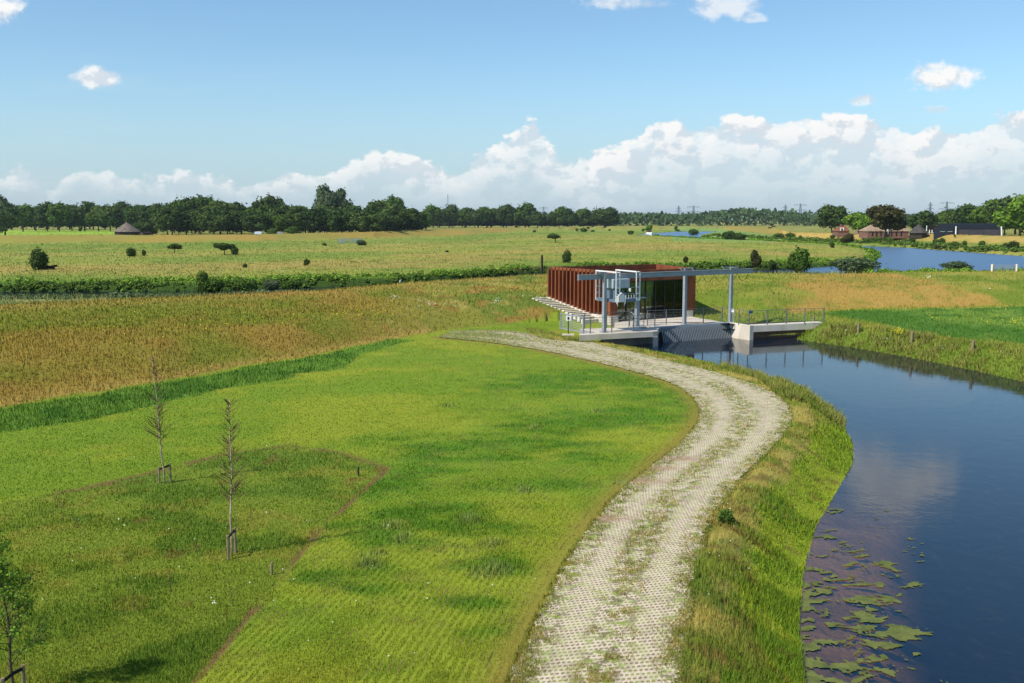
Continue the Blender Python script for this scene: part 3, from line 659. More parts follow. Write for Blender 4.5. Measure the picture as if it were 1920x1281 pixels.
M['thatchd'] = simple_mat('dark_thatch', srgb(84, 80, 78), .95, 0, .1, .25, .8, None, .5)
M['brick'] = simple_mat('red_brick', srgb(136, 102, 88), .9, 0, .2, .3, 1.2, srgb(112, 84, 74), .3)
M['barn'] = simple_mat('dark_cladding', srgb(62, 62, 72), .6, 0, .4, .2, .5, srgb(84, 76, 78), .1)
M['barnroof'] = simple_mat('dark_blue_roof', srgb(38, 46, 58), .5, 0, .4, .2, .5)
M['greymetal'] = simple_mat('grey_cabinet', srgb(176, 186, 192), .45, .1, .5, .1, 2)
M['tiles'] = simple_mat('orange_tiles', srgb(136, 84, 62), .8, 0, .3, .3, 1.2)
m, T = mat_new('window_glass')
gl = T.n('ShaderNodeBsdfGlossy'); gl.inputs['Roughness'].default_value = .02; trn = T.n('ShaderNodeBsdfTransparent'); trn.inputs[0].default_value = (.84, .88, .84, 1)
fr = T.n('ShaderNodeFresnel'); fr.inputs[0].default_value = 1.5; mx = T.n('ShaderNodeMixShader'); T.put(mx.inputs[0], fr.outputs[0]); T.put(mx.inputs[1], trn.outputs[0]); T.put(mx.inputs[2], gl.outputs[0]); finish(T, mx.outputs[0]); M['glass'] = m

# ------------------------------------------------------------------ pumping station
def W(u, w_): return BM + mdir * u + tdir * w_          # u along the glass front, w out towards the canal
bld = thing('pumping_station', 'low rust brown steel pumping station with vertical fins and glass front beside canal', 'building', (*W(4.3, -4.3), 0))
NF = 16; pitch = (BLEN - .12) / NF
steps_z = [1.45 - .088 * k if k < 12 else .49 for k in range(NF)]
q = MB(); q.seg(W(.12, 0), W(.12, -BLEN), .3, MTOP, .16); q.build('side_wall', M['corten'], bld)
for k in range(NF):
    w1_ = -BLEN + .10 + k * pitch
    b = MB().prism([W(.04, w1_), W(-.36, w1_), W(-.36, w1_ + .13), W(.04, w1_ + .13)], steps_z[k], MTOP - .2)
    b.prism([W(.04, w1_ + .05), W(-.05, w1_ + .05), W(-.05, w1_ + .11), W(.04, w1_ + .11)], MTOP - .2, MTOP - .02)
    b.build('fin', M['corten'], bld)
b = MB()
for k in range(NF):
    w1_ = -BLEN + .02 + k * pitch
    b.prism([W(.03, w1_), W(-.42, w1_), W(-.42, w1_ + pitch - (.0 if k < 15 else -.1)), W(.03, w1_ + pitch)], -.5, steps_z[k] - .004)
b.build('plinth', M['concrete'], bld)
# front: fascia, corner pier, right panel, plinth blocks
MB().prism([W(.0, .0), W(WID, .0), W(WID, -.18), W(.0, -.18)], 3.15, MTOP).build('fascia', M['corten'], bld)
MB().prism([W(-.36, -.02), W(.34, -.02), W(.34, -.36), W(-.36, -.36)], .49, 3.148).build('corner_pier', M['corten'], bld)
MB().prism([W(WID - 1.22, .002), W(WID, .002), W(WID, -.2), W(WID - 1.22, -.2)], .49, 3.148).build('corner_pier', M['corten'], bld)
MB().prism([W(-.40, .12), W(.36, .12), W(.36, -.40), W(-.40, -.40)], -.4, .486).build('plinth', M['concrete'], bld)
MB().prism([W(WID - 1.2, .10), W(WID - .3, .10), W(WID - .3, -.24), W(WID - 1.2, -.24)], -.4, .486).build('plinth', M['concrete'], bld)
bu_, bw_ = (BB - BM).dot(mdir), (BB - BM).dot(tdir)
MB().seg(W(WID - .08, -.2), W(bu_ - .08, bw_), -.2, MTOP, .16).build('side_wall', M['corten'], bld)
# rear wall with a long window band
A, B = W(.04, -BLEN + .08), W(bu_, bw_); dd = (B - A); Lr = dd.length; dn = dd.normalized()
q = MB(); q.seg(A, B, 1.0, 1.95, .16); q.seg(A, B, 3.15, MTOP, .16); q.seg(A, A + dn * 1.2, 1.95, 3.15, .16); q.seg(A + dn * 7.0, B, 1.95, 3.15, .16); q.build('rear_wall', M['corten'], bld)
for i in range(5):
    p0 = A + dn * (1.25 + i * 1.425); wfo = MB().seg(p0 - dn * .05, p0 + dn * .05, 1.95, 3.15, .12).build('mullion', M['dark'], bld)
    if i < 4: MB().seg(p0 + dn * .05, p0 + dn * 1.375, 1.96, 3.14, .02).build('pane', M['glass'], wfo)
rp = [W(.2, -.18), W(WID - .16, -.18), W(bu_ - .2, bw_ + .1), W(.2, -BLEN + .2)]
MB().prism(rp, 3.30, 3.44).build('roof', M['roofdk'], bld)
MB().prism([W(.36, -.2), W(WID - .2, -.2), W(bu_ - .3, bw_ + .3), W(.22, -BLEN + .3)], -.2, .0).build('inside_floor', M['concrete_dark'], bld)
# glass front: seven bays
g0, g1 = .36, WID - 1.24; nb_ = 7; bwid = (g1 - g0) / nb_
for i in range(nb_):
    u0 = g0 + i * bwid
    f = MB(); f.prism([W(u0 - .04, -.14), W(u0 + .05, -.14), W(u0 + .05, -.26), W(u0 - .04, -.26)], .0, 3.148)
    f.prism([W(u0 + .052, -.15), W(u0 + bwid - .042, -.15), W(u0 + bwid - .042, -.25), W(u0 + .052, -.25)], 3.06, 3.146)
    f.prism([W(u0 + .052, -.15), W(u0 + bwid - .042, -.15), W(u0 + bwid - .042, -.25), W(u0 + .052, -.25)], .004, .08)
    if i == nb_ - 1: f.prism([W(g1 - .04, -.145), W(g1 + .02, -.145), W(g1 + .02, -.26), W(g1 - .04, -.26)], .0, 3.147)
    fo = f.build('window_frame', M['dark'], bld)
    MB().prism([W(u0 + .052, -.19), W(u0 + bwid - .042, -.19), W(u0 + bwid - .042, -.21), W(u0 + .052, -.21)], .082, 3.058).build('pane', M['glass'], fo)
MB().prism([W(5.2, -2.6), W(5.4, -2.6), W(5.4, -8), W(5.2, -8)], 0, 3.29).build('inside_wall', M['concrete_dark'], bld)
MB().prism([W(5.42, -2.6), W(8.2, -2.6), W(8.2, -2.8), W(5.42, -2.8)], 0, 3.29).build('inside_wall', M['concrete_dark'], bld)
for u0 in (1.2, 3.1):     # yellow pump units behind the glass
    pmp = thing('pump_unit', 'yellow pump cabinet standing behind the ' + ('left' if u0 < 2 else 'middle') + ' glass panels', 'pump', (*W(u0, -2.2), 0), 'yellow pump cabinets behind the glass')
    MB().prism([W(u0, -.36), W(u0 + 1.0, -.36), W(u0 + 1.0, -1.8), W(u0, -1.8)], 0.01, 1.7).build('cabinet', M['yellow'], pmp, .02)
    MB().prism([W(u0 + .6, -.33), W(u0 + .9, -.33), W(u0 + .9, -.355), W(u0 + .6, -.355)], .25, 1.45).build('hatch', M['dark'], pmp)
    MB().tube([V3(W(u0 + .5, -1.2), 1.7), V3(W(u0 + .5, -1.2), 2.3)], .18, 10).build('duct', M['galv'], pmp)

# concrete steps climbing the dyke beside the fins
st = thing('concrete_steps', 'flight of long pale concrete steps climbing the dyke beside rust brown fins', 'steps', (*W(-1.2, -4), 0))
for k in range(14):
    w1_ = -BLEN + .02 + k * pitch; z = 1.42 - .088 * k if k < 12 else (.33, .17)[k - 12]
    MB().prism([W(-.43, w1_), W(-1.95, w1_), W(-1.95, w1_ + pitch * .62), W(-.43, w1_ + pitch * .62)], z - .35, z).build('step', M['concrete'], st, .012)

# ------------------------------------------------------------------ decks, piers, trash rack
P2 = lambda px, py, z=0.0: v2(at(px, py, z))
dk = thing('concrete_deck', 'pale concrete deck in front of the glass facade at canal end', 'deck', (*P2(1270, 603), 0))
QL, QR = P2(1236, 613.2), P2(1371, 605.3)
qd = (QR - QL).normalized(); qn = Vector((qd.y, -qd.x))
MB().prism([QL - qn * .05 - qd * .3, QR - qn * .05, P2(1378, 607.6), P2(1300, 594.6), W(WID - .3, -.02), W(.3, -.02), P2(1152, 605.2), P2(1200, 616.8)], -.4, .0).build('slab', M['slab'], dk)
MB().prism([QL + qn * .16 - qd * .2, QR + qn * .16, QR - qn * .2, QL - qn * .2 - qd * .2], -.22, .035).build('steel_edge', M['galv'], dk)
lp = thing('side_platform', 'concrete platform slab over dark water left of the trash rack, carrying the first gantry post', 'platform', (*P2(1160, 620), 0))
MB().prism([P2(1088, 616.2), P2(1168, 614.0), P2(1198, 613.2), P2(1236, 614), P2(1233, 620.9), P2(1224.5, 621.6), P2(1123.5, 626.6), P2(1086, 628.4)], -.40, -.003).build('slab', M['slab'], lp)
MB().prism([P2(1224.6, 622.2), P2(1233.2, 621.6), P2(1235, 618.2), P2(1226.6, 618.8)], -2.0, -.402).build('pillar', M['concrete_dark'], lp)
MB().seg(P2(1128, 622), P2(1232, 615.5), -2.2, -.402, .2).build('rear_wall', M['concrete_dark'], lp)
rk = thing('trash_rack', 'sloping rack of close vertical grey bars between the two concrete piers', 'trash rack', (*QL.lerp(QR, .5), -.1))
Lq = (QR - QL).length; nb2 = 44; rb = MB()
for i in range(nb2):
    p = QL + qd * (Lq * (i + .5) / nb2) + qn * .17
    rb.bar(V3(p, -.03), V3(p + qn * .62, -1.75), .075, .03)
o = rb.build('bars', M['rack'], rk)
rb = MB()
rb.prism([QL - qn * .0, QR - qn * .0, QR - qn * .2, QL - qn * .2], -2.6, -.405); rb.build('gap_shade_sheet', M['darkwood'], rk)  # dark sheet added behind the bars, standing in for shade in the gaps
rp_ = thing('canal_pier', 'tall pale concrete pier with a water gauge right of the trash rack', 'pier', (*P2(1388, 609), 0))
pA, pB = P2(1369.5, 606.3), P2(1406, 611.2); pd_ = (pB - pA).normalized(); pn = Vector((-pd_.y, pd_.x))
if pn.dot(mdir) < 0: pn = -pn
MB().prism([pA - pd_ * .5, pB, pB + pn * .38, pA - pd_ * .5 + pn * .38], -2.6, .03).build('wall', M['concrete'], rp_, .01)
MB().bar(V3(P2(1399.5, 612, -.6) - pn * .03, -1.3), V3(P2(1399.5, 612, -.6) - pn * .03, -.55), .09, .02).build('gauge', M['dark'], rp_)
wk = thing('concrete_footbridge', 'narrow concrete walkway from the pier to the right bank over dark water', 'footbridge', (*P2(1470, 608), 0))
wA, wB = P2(1407, 611.0) + pn * .0, P2(1545, 604.6); wd_ = (wB - wA).normalized(); wn = Vector((-wd_.y, wd_.x))
MB().prism([wA, wB, wB + wn * .9, wA + wn * .9], -.5, .0).build('slab', M['concrete'], wk, .01)
MB().prism([wA + wn * 2.2, wB + wn * 2.2, wB + wn * 2.4, wA + wn * 2.4], -2.5, -.1).build('retaining_wall', M['darkwood'], wk)

# ------------------------------------------------------------------ gantry crane
gx0 = P2(1130, 622.5); gx1 = P2(1366, 604.2); gd = (gx1 - gx0).normalized(); gn = Vector((gd.y, -gd.x)); BZ = 4.14
gc_ = thing('gantry_crane', 'long grey steel beam on three tall posts over the trash rack', 'gantry crane', (*gx0, 0))
Lg = (gx1 - gx0).length
b = MB(); b.bar(V3(gx0 - gd * 2.25, BZ - .17), V3(gx1 + gd * 2.5, BZ - .17), .10, .34)
b.bar(V3(gx0 - gd * 2.25, BZ), V3(gx1 + gd * 2.5, BZ), .22, .035); b.bar(V3(gx0 - gd * 2.25, BZ - .34), V3(gx1 + gd * 2.5, BZ - .34), .20, .03)
b.build('beam', M['galv'], gc_)
for i, s_ in enumerate((0.0, (P2(1283, 608.6) - gx0).dot(gd), Lg)):
    p = gx0 + gd * s_ + gn * .16
    if i == 1: p = P2(1283, 608.6)
    pc = MB(); pc.bar(V3(p, -.02), V3(p, BZ + (.1 if i == 0 else -.36)), .24, .24); po_ = pc.build('post', M['galv'], gc_)
    fp_ = MB().bar(V3(p, .02), V3(p, .05), .46, .46)
    for a in (-1, 1):
        for c in (-1, 1): fp_.tube([V3(p + gd * .18 * a + gn * .18 * c, .03), V3(p + gd * .18 * a + gn * .18 * c, .09)], .02)
    fp_.build('foot_plate', M['galv'], po_)
    br = MB(); e = -1 if i == 0 else 1
    br.bar(V3(p - gd * .12 * e, BZ + .13), V3(p + gd * .78 * e, BZ + .17), .2, .07)
    br.prism([p - gd * .1 * e - gn * .03, p + gd * .5 * e - gn * .03, p + gd * .5 * e + gn * .03, p - gd * .1 * e + gn * .03], [BZ - .05, BZ + .08, BZ + .08, BZ - .05] if i else [BZ - .42, BZ + .08, BZ + .08, BZ - .42], BZ + .1)
    br.build('bracket', M['galv'], gc_)
    if i: MB().bar(V3(p + gd * .75, BZ + .13), V3(p + gd * .95, BZ + .10), .1, .12).build('clamp', M['dark'], gc_)
for s_ in (7.6, 12.0):
    b = MB()
    for off_ in (0, 1.15): b.bar(V3(gx0 + gd * (s_ + off_), BZ), V3(gx0 + gd * (s_ + off_ - .12) - gn * .15, BZ + .2), .035)
    b.bar(V3(gx0 + gd * (s_ - .12) - gn * .15, BZ + .2), V3(gx0 + gd * (s_ + 1.03) - gn * .15, BZ + .2), .05); b.build('guard_loop', M['galv'], gc_)
s_ = 8.4
for i in range(5):
    s0 = s_ + i * 1.25
    MB().tube([V3(gx0 + gd * (s0 + 1.2 * t), BZ - .36 - .55 * (1 - (2 * t - 1) ** 2)) for t in np.linspace(0, 1, 9)], .016, 5).build('cable', M['black'], gc_)

# trolley with its ladder hoops, platform and grab hanging from the beam
tr_ = thing('rake_trolley', 'grey trash rake trolley with white ladder hoops hanging under the gantry beam', 'crane trolley', (*(gx0 + gd * 1.2), 2.3))
def tp(s_, n_): return gx0 + gd * s_ + gn * n_
TL = 2.5
for s0, nme in ((.30, 'a'), (2.15, 'b')):
    b = MB(); b.bar(V3(tp(s0, -1.25), BZ + .20), V3(tp(s0, 1.15), BZ + .16), .09, .08); b.bar(V3(tp(s0 + .22, -1.25), BZ + .20), V3(tp(s0 + .22, 1.15), BZ + .16), .05, .05); b.build('top_rail', M['white'], tr_)
    for n0 in (-1.2, 1.1):
        l = MB()
        for o_ in (0, .33): l.bar(V3(tp(s0 + o_, n0), BZ + .16), V3(tp(s0 + o_, n0), 2.22), .055, .055)
        for z in (2.3, 2.75, 3.2): l.bar(V3(tp(s0, n0), z), V3(tp(s0 + .33, n0), z), .04, .07 if z > 2.4 else .16)
        l.build('ladder_hoop', M['white'], tr_)
b = MB(); b.prism([tp(.3, -1.2), tp(2.5, -1.2), tp(2.5, 1.1), tp(.3, 1.1)], 2.17, 2.38); b.build('platform', M['steelblue'], tr_)
for n0 in (1.1, -1.2):
    for z in (2.75, 3.2): MB().bar(V3(tp(.6, n0), z), V3(tp(2.2, n0), z), .035).build('rail', M['galv'], tr_)
MB().prism([tp(.55, -.5), tp(2.1, -.5), tp(2.1, .45), tp(.55, .45)], 3.1, 3.78).build('cabinet', M['greymetal'], tr_, .03)
MB().prism([tp(.7, -.55), tp(.95, -.55), tp(.95, .5), tp(.7, .5)], 2.39, 3.08).build('drive_leg', M['steelblue'], tr_)
b = MB(); b.tube([V3(tp(1.2, 0), 2.62), V3(tp(1.9, 0), 2.62)], .2, 12); b.tube([V3(tp(1.9, 0), 2.62), V3(tp(2.1, 0), 2.62)], .13, 12); b.tube([V3(tp(1.55, .3), 2.5), V3(tp(1.55, .3), 3.0)], .06, 8); b.build('motor', M['steelblue'], tr_)
b = MB(); b.tube([V3(tp(1.9, .7), 2.85), V3(tp(1.9, .7), 3.1)], .09, 10); b.build('lamp', M['white'], tr_)
b = MB()
for o_ in (.25, .95):
    b.tube([V3(tp(o_ , 1.3), 2.1), V3(tp(o_, 1.3), 2.6), V3(tp(.6, 1.3), 2.85)], .05, 6)
    b.tube([V3(tp(o_, 1.3), 2.15), V3(tp(o_ + (.06 if o_ < .5 else -.06), 1.3), 1.9)], .045, 6, .01)
b.prism([tp(.4, 1.2), tp(.85, 1.2), tp(.85, 1.34), tp(.4, 1.34)], 2.2, 2.7); b.build('grab', M['white'], tr_)
for o_ in (1.15, 1.4, 1.65, 1.9): MB().bar(V3(tp(o_, 1.16), 2.42), V3(tp(o_, 1.16), 2.68), .03).build('stop', M['white'], tr_)
ccp = P2(1194, 611.2)
cc_o = thing('support_column', 'thick grey steel column standing beneath the rake trolley', 'column', (*ccp, 0))
MB().bar(V3(ccp, -.02), V3(ccp, 2.15), .27, .27).build('shaft', M['galv'], cc_o); MB().bar(V3(ccp, .0), V3(ccp, .035), .5, .5).build('foot_plate', M['galv'], cc_o)
MB().bar(V3(ccp - gd * .8, 2.10), V3(ccp + gd * .8, 2.10), .3, .1).build('head_plate', M['steelblue'], cc_o)

# ------------------------------------------------------------------ railings
M['railsteel'] = simple_mat('rail_steel', srgb(108, 116, 122), .5, .1, .5, .1, 2.0)
def railing(label, plist, post_px, h=1.16, infill='wire', zb=0.0, name='railing'):
    """plist: plan points of the run; posts at given plan points"""
    t = thing(name, label, 'railing', (*plist[0], zb))
    for p in post_px: MB().bar(V3(p, zb - .02), V3(p, zb + h), .06, .06).build('post', M['railsteel'], t)
    b = MB()
    for A, B in zip(plist, plist[1:]):
        b.bar(V3(A, zb + h - .03), V3(B, zb + h - .03), .030)
        for k in range(1, 6): b.bar(V3(A, zb + h - .05 - k * .19), V3(B, zb + h - .05 - k * .19), .009)
        L = (B - A).length; n = max(2, int(L / .12))
        for k in range(1, n): p = A.lerp(B, k / n); b.bar(V3(p, zb + .05), V3(p, zb + h - .04), .005)
    b.build('wire_mesh', M['railsteel'], t); return t
fr_pts = [P2(*q_) for q_ in ((1093.5, 625.2), (1106.5, 625.6), (1147, 623.6), (1187.5, 621.8), (1227.5, 619.6))]
railing('grey wire railing along the front edge of the left platform', [P2(1106.5, 625.6), fr_pts[2], fr_pts[3], fr_pts[4]], fr_pts[1:])
bk = [P2(*q_) for q_ in ((1096, 616.5), (1137, 614.4), (1179.5, 611.8))]
railing('grey wire railing along the rear edge of the left platform', bk, bk)
qr = [P2(*q_) for q_ in ((1214, 610.4), (1249, 608.9), (1284, 607.4), (1318.5, 605.6), (1353.5, 603.6), (1367, 604.0))]
railing('long grey wire railing along the quay above the trash rack', qr, qr[:-1])
rr2 = [P2(*q_) for q_ in ((1385, 608.4), (1403.5, 610.6), (1438.5, 609.2), (1474, 607.7), (1508.5, 606.3), (1544, 604.9))]
rl = railing('grey wire railing along the concrete footbridge on the right', rr2, rr2)
sg = thing('safety_sign', 'small blue plate on the railing at the pier corner', 'sign', (*rr2[1], 1.0)); MB().prism([rr2[1] + wd_ * .05, rr2[1] + wd_ * .33, rr2[1] + wd_ * .33 - wn * .02, rr2[1] + wd_ * .05 - wn * .02], .93, 1.10).build('plate', M['blue'], sg)
for px0, px1, y0, y1, lb in ((1367.5, 1376.5, 604.2, 605.6, 'small galvanised bar gate beside the right gantry post'),):
    t = thing('bar_gate', lb, 'gate', (*P2(px0, y0), 0)); A, B = P2(px0, y0), P2(px1, y1)
    f = MB(); f.bar(V3(A, 0), V3(A, 1.12), .05); f.bar(V3(B, 0), V3(B, 1.12), .05); f.bar(V3(A, 1.1), V3(B, 1.1), .04); f.build('frame', M['galv'], t)
    f = MB(); [f.bar(V3(A, .1 + .12 * k), V3(B, .1 + .12 * k), .018) for k in range(8)]; f.build('bars', M['galv'], t)
    MB().prism([A.lerp(B, .15), A.lerp(B, .9), A.lerp(B, .9) - wn * .02, A.lerp(B, .15) - wn * .02], .8, 1.02).build('plate', M['white'], t)
# mesh gate at the left
gA, gB = P2(1051, 617.4), P2(1093.5, 625.4)
t = thing('mesh_gate', 'galvanised bar gate closing the left end of the platform', 'gate', (*gA, 0)); gm = gA.lerp(gB, .5)
f = MB(); 
for p in (gA, gB): f.bar(V3(p, 0), V3(p, 1.2), .09)
f.bar(V3(gm, 0), V3(gm, 1.16), .05); f.bar(V3(gA, 1.16), V3(gB, 1.16), .07); f.bar(V3(gA, .08), V3(gB, .08), .07); f.build('frame', M['galv'], t)
f = MB(); [f.bar(V3(gA, .08 + .115 * k), V3(gB, .08 + .115 * k), .026) for k in range(1, 10)]; f.build('bars', M['galv'], t)
sA = P2(1065.5, 627.4)
t = thing('sign_post', 'dark pole carrying a small white sign, standing before the mesh gate', 'sign post', (*sA, 0))
MB().bar(V3(sA, 0), V3(sA, 1.12), .045).build('pole', M['dark'], t); sx = Vector((1, 0)) * .18; sy = Vector((0, -.03))
pl_ = MB().prism([sA - sx + sy, sA + sx + sy, sA + sx + sy * 2, sA - sx + sy * 2], .98, 1.32).build('plate', M['white'], t)
MB().prism([sA - sx * .35 + sy * 2.05, sA + sx * .35 + sy * 2.05, sA + sx * .35 + sy * 2.3, sA - sx * .35 + sy * 2.3], [1.05, 1.05, 1.05, 1.05], 1.24).build('symbol', M['black'], pl_)
MB().prism([sA + Vector((-.42, -.12)), sA + Vector((.42, -.12)), sA + Vector((.42, .12)), sA + Vector((-.42, .12))], -.05, .05).build('footing', M['concrete'], t)
# little swing gate by the column
hA, hB, hC = P2(1180.5, 611.6), P2(1198.5, 613.8), P2(1207, 616.2)
t = thing('swing_gate', 'small open railing gate with rounded hoops at the foot of the support column', 'gate', (*hB, 0))
for A, B in ((hA, hA.lerp(hB, .42)), (hB, hC)):
    f = MB(); f.tube([V3(A, 0), V3(A, .95), V3(A.lerp(B, .15), 1.05), V3(A.lerp(B, .9), 1.0), V3(B, .9), V3(B, .05)], .028, 6)
    for z in (.25, .5, .75): f.tube([V3(A, z), V3(B, z)], .014, 5)
    f.build('gate_leaf', M['galv'], t)
MB().prism([hC + Vector((-.2, -.1)), hC + Vector((.2, -.1)), hC + Vector((.2, .15)), hC + Vector((-.2, .15))], .0, .12).build('base_block', M['concrete_dark'], t)

# ------------------------------------------------------------------ posts in the grass
def post_at(name, label, px, pyb, pyt, wdt, mat, group=None, cat='post', cap=True):
    x, y, z = hit(px, pyb); zt = zat(pyt, y); t = thing(name, label, cat, (x, y, z), group)
    b = MB(); b.bar((x, y, z - .1), (x, y, zt), wdt, wdt); b.build('shaft', mat, t, wdt * .12); 
    if cap: MB().prism([Vector((x - wdt * .45, y - wdt * .45)), Vector((x + wdt * .45, y - wdt * .45)), Vector((x + wdt * .45, y + wdt * .45)), Vector((x - wdt * .45, y + wdt * .45))], zt - .01, [zt + .02, zt + .05, zt + .06, zt + .01]).build('top_end', mat, t)
    return t
def zat(py, D):
    u = (640.5 - py) / F; return CH + D * (-ST + u * CT) / (CT + u * ST)
for px, b_, t_, lb in ((1525.5, 608, 593.5, 'wooden post on the bank just in front of the footbridge end'), (1609.5, 625, 607, 'second wooden bank post, standing right of the footbridge'),
                       (1709.5, 643.5, 622.5, 'darker split wooden post among dry weeds on the right bank'), (1823.5, 660, 639.5, 'thick pale wooden post on the bank near the photo edge')):
    post_at('wooden_post', lb, px, b_, t_, .15, M['wood'], 'wooden posts along the right canal bank')
post_at('wooden_stake', 'short brown stake near the corner of the rough grass parcel', 672, 893, 877, .05, M['darkwood'])
post_at('wooden_stake', 'small pale grey stake beside the bare soil edge', 510, 1079, 1057, .05, M['wood'])
post_at('mooring_post', 'tall dark pole on the reddish earth bank left of the building', 1016, 514, 479, .30, M['darkwood'])
post_at('marker_post', 'small white marker at the edge of the reedy old river arm', 750.5, 532, 526, .22, M['white'])
# ------------------------------------------------------------------ trees and bushes
def leaf_mat(name, col, col2, trans=.25):
    col = tuple(v * .84 for v in col[:3]) + (1,); col2 = tuple(v * .84 for v in col2[:3]) + (1,); m, T = mat_new(name); oi = T.n('ShaderNodeObjectInfo'); at_ = T.n('ShaderNodeAttribute', attribute_name='Col')
    c = T.mix(oi.outputs['Random'], col, col2); c = T.mix(1.0, c, at_.outputs[0], 'MULTIPLY')
    d = T.n('ShaderNodeBsdfDiffuse'); T.put(d.inputs[0], c); tl = T.n('ShaderNodeBsdfTranslucent'); T.put(tl.inputs[0], c)
    mx = T.n('ShaderNodeMixShader'); mx.inputs[0].default_value = trans; T.put(mx.inputs[1], d.outputs[0]); T.put(mx.inputs[2], tl.outputs[0]); finish(T, mx.outputs[0]); return m
LM = {'dark': leaf_mat('leaves_dark', srgb(70, 92, 46), srgb(90, 110, 54)), 'mid': leaf_mat('leaves_green', srgb(84, 112, 46), srgb(100, 124, 54)),
      'light': leaf_mat('leaves_fresh', srgb(110, 146, 48), srgb(126, 158, 60)), 'grey': leaf_mat('leaves_grey_green', srgb(96, 114, 78), srgb(110, 126, 88)),
      'brown': leaf_mat('leaves_brownish', srgb(78, 78, 46), srgb(86, 84, 50)), 'far': leaf_mat('leaves_far', srgb(80, 102, 64), srgb(88, 110, 70))}
M['bark'] = simple_mat('bark', srgb(96, 84, 68), .9, 0, .1, .3, 4)
M['birch'] = simple_mat('birch_bark', srgb(196, 176, 150), .8, 0, .2, .35, 6, srgb(120, 100, 82)); M['twig'] = simple_mat('twig', srgb(110, 86, 66), .9, 0, .1, .2, 6)
def cards(cen, nrm, size, rg, aspect=1.0):
    """quads facing nrm (n,3) round cen (n,3)"""
    n = len(cen); t = rg.normal(size=(n, 3)); t -= (t * nrm).sum(1, keepdims=True) * nrm; t /= np.linalg.norm(t, axis=1, keepdims=True) + 1e-9
    b = np.cross(nrm, t); s = (size * np.ones(n))[:, None]
    V = np.stack([cen - t * s - b * s * aspect, cen + t * s - b * s * aspect * .7, cen + t * s * .8 + b * s * aspect, cen - t * s * .7 + b * s * aspect], 1)
    return V.reshape(-1, 3)
def crown_mesh(name, lobes, ncards, size, mat, seed, inner=True, jit=.45, flat=.45, rough=.0):
    """lobes: (x, y, z, rx, ry, rz); leaf clusters over and just inside every lobe"""
    rg = np.random.default_rng(seed); L = np.array(lobes, float); vol = (L[:, 3] * L[:, 5]) ; k = rg.choice(len(L), ncards, p=vol / vol.sum())
    d = rg.normal(size=(ncards, 3)); d /= np.linalg.norm(d, axis=1, keepdims=True); rad = 1 - np.abs(rg.normal(0, .16, ncards)); rad = rad * rg.uniform(.84 - rough, 1.12 + rough, ncards) * (1 + (rg.uniform(0, 1, ncards) < .06) * rg.uniform(.1, .5, ncards))
    P_ = L[k, :3] + d * rad[:, None] * L[k, 3:6]
    # keep only clusters not buried deep in another lobe
    deep = np.zeros(ncards, bool)
    for l in L: deep |= (((P_ - l[:3]) / l[3:6]) ** 2).sum(1) < .42
    P_ = P_[~deep]; d = d[~deep]; n = len(P_)
    nn = d + rg.normal(0, flat, (n, 3)); nn /= np.linalg.norm(nn, axis=1, keepdims=True)
    V = cards(P_, nn, size * rg.uniform(.55, 1.35, n), rg); Fc = np.arange(len(V)).reshape(-1, 4)
    cj = np.clip(rg.uniform(1 - jit, 1 + jit, n), .3, 1.6)[:, None] * np.array([1, 1, 1]) + rg.normal(0, .05, (n, 3)); Cc = np.repeat(np.clip(cj, .2, 2), 4, 0)
    if inner:  # solid cores added to block light, coloured darker for the crown's inner shade
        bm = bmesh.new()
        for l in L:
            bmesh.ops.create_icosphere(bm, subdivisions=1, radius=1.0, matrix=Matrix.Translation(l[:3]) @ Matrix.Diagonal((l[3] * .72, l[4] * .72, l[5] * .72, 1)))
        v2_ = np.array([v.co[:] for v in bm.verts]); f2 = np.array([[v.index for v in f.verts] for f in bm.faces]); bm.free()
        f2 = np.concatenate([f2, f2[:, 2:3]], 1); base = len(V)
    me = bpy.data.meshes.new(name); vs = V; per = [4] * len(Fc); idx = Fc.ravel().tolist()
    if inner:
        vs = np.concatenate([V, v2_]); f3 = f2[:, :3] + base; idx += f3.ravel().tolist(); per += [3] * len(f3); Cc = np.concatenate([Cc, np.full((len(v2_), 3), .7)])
    me.vertices.add(len(vs)); me.vertices.foreach_set('co', vs.astype(np.float32).ravel()); me.loops.add(len(idx)); me.loops.foreach_set('vertex_index', np.array(idx, np.int32))
    me.polygons.add(len(per)); me.polygons.foreach_set('loop_start', np.concatenate([[0], np.cumsum(per)[:-1]]).astype(np.int32)); me.update(calc_edges=True); me.materials.append(mat)
    a = me.attributes.new('Col', 'FLOAT_COLOR', 'POINT'); c4 = np.ones((len(Cc), 4), np.float32); c4[:, :3] = Cc; a.data.foreach_set('color', c4.ravel())
    return me
def lobes_round(rg, n, zc=.62, hr=.34, wr=.36):
    out = [(0, 0, zc, wr * .8, wr * .8, hr * .85)]
    for _ in range(n):
        a = rg.uniform(0, 2 * math.pi); e = rg.uniform(-.7, 1.1); r = rg.uniform(.11, .24)
        out.append((math.cos(a) * math.cos(e) * (wr - r * .4), math.sin(a) * math.cos(e) * (wr - r * .4), zc + math.sin(e) * (hr - r * .45), r, r, r * rg.uniform(.75, 1.1)))
    return out
def lobes_tall(rg, n):
    out = []
    for i in range(n):
        z = .22 + .7 * i / n; w_ = .30 * math.sin(math.pi * (.2 + .72 * i / n)) + .06; a = rg.uniform(0, 6.28)
        out.append((math.cos(a) * w_ * .5, math.sin(a) * w_ * .5, z, w_, w_, .13))
    return out
def lobes_bush(rg, n):
    out = [(0, 0, .4, .34, .34, .42)]
    for _ in range(n):
        a = rg.uniform(0, 6.28); r = rg.uniform(.14, .24); d_ = rg.uniform(.1, .32); out.append((math.cos(a) * d_, math.sin(a) * d_, rg.uniform(.15, .78) * (1 - d_), r, r, r))
    return out
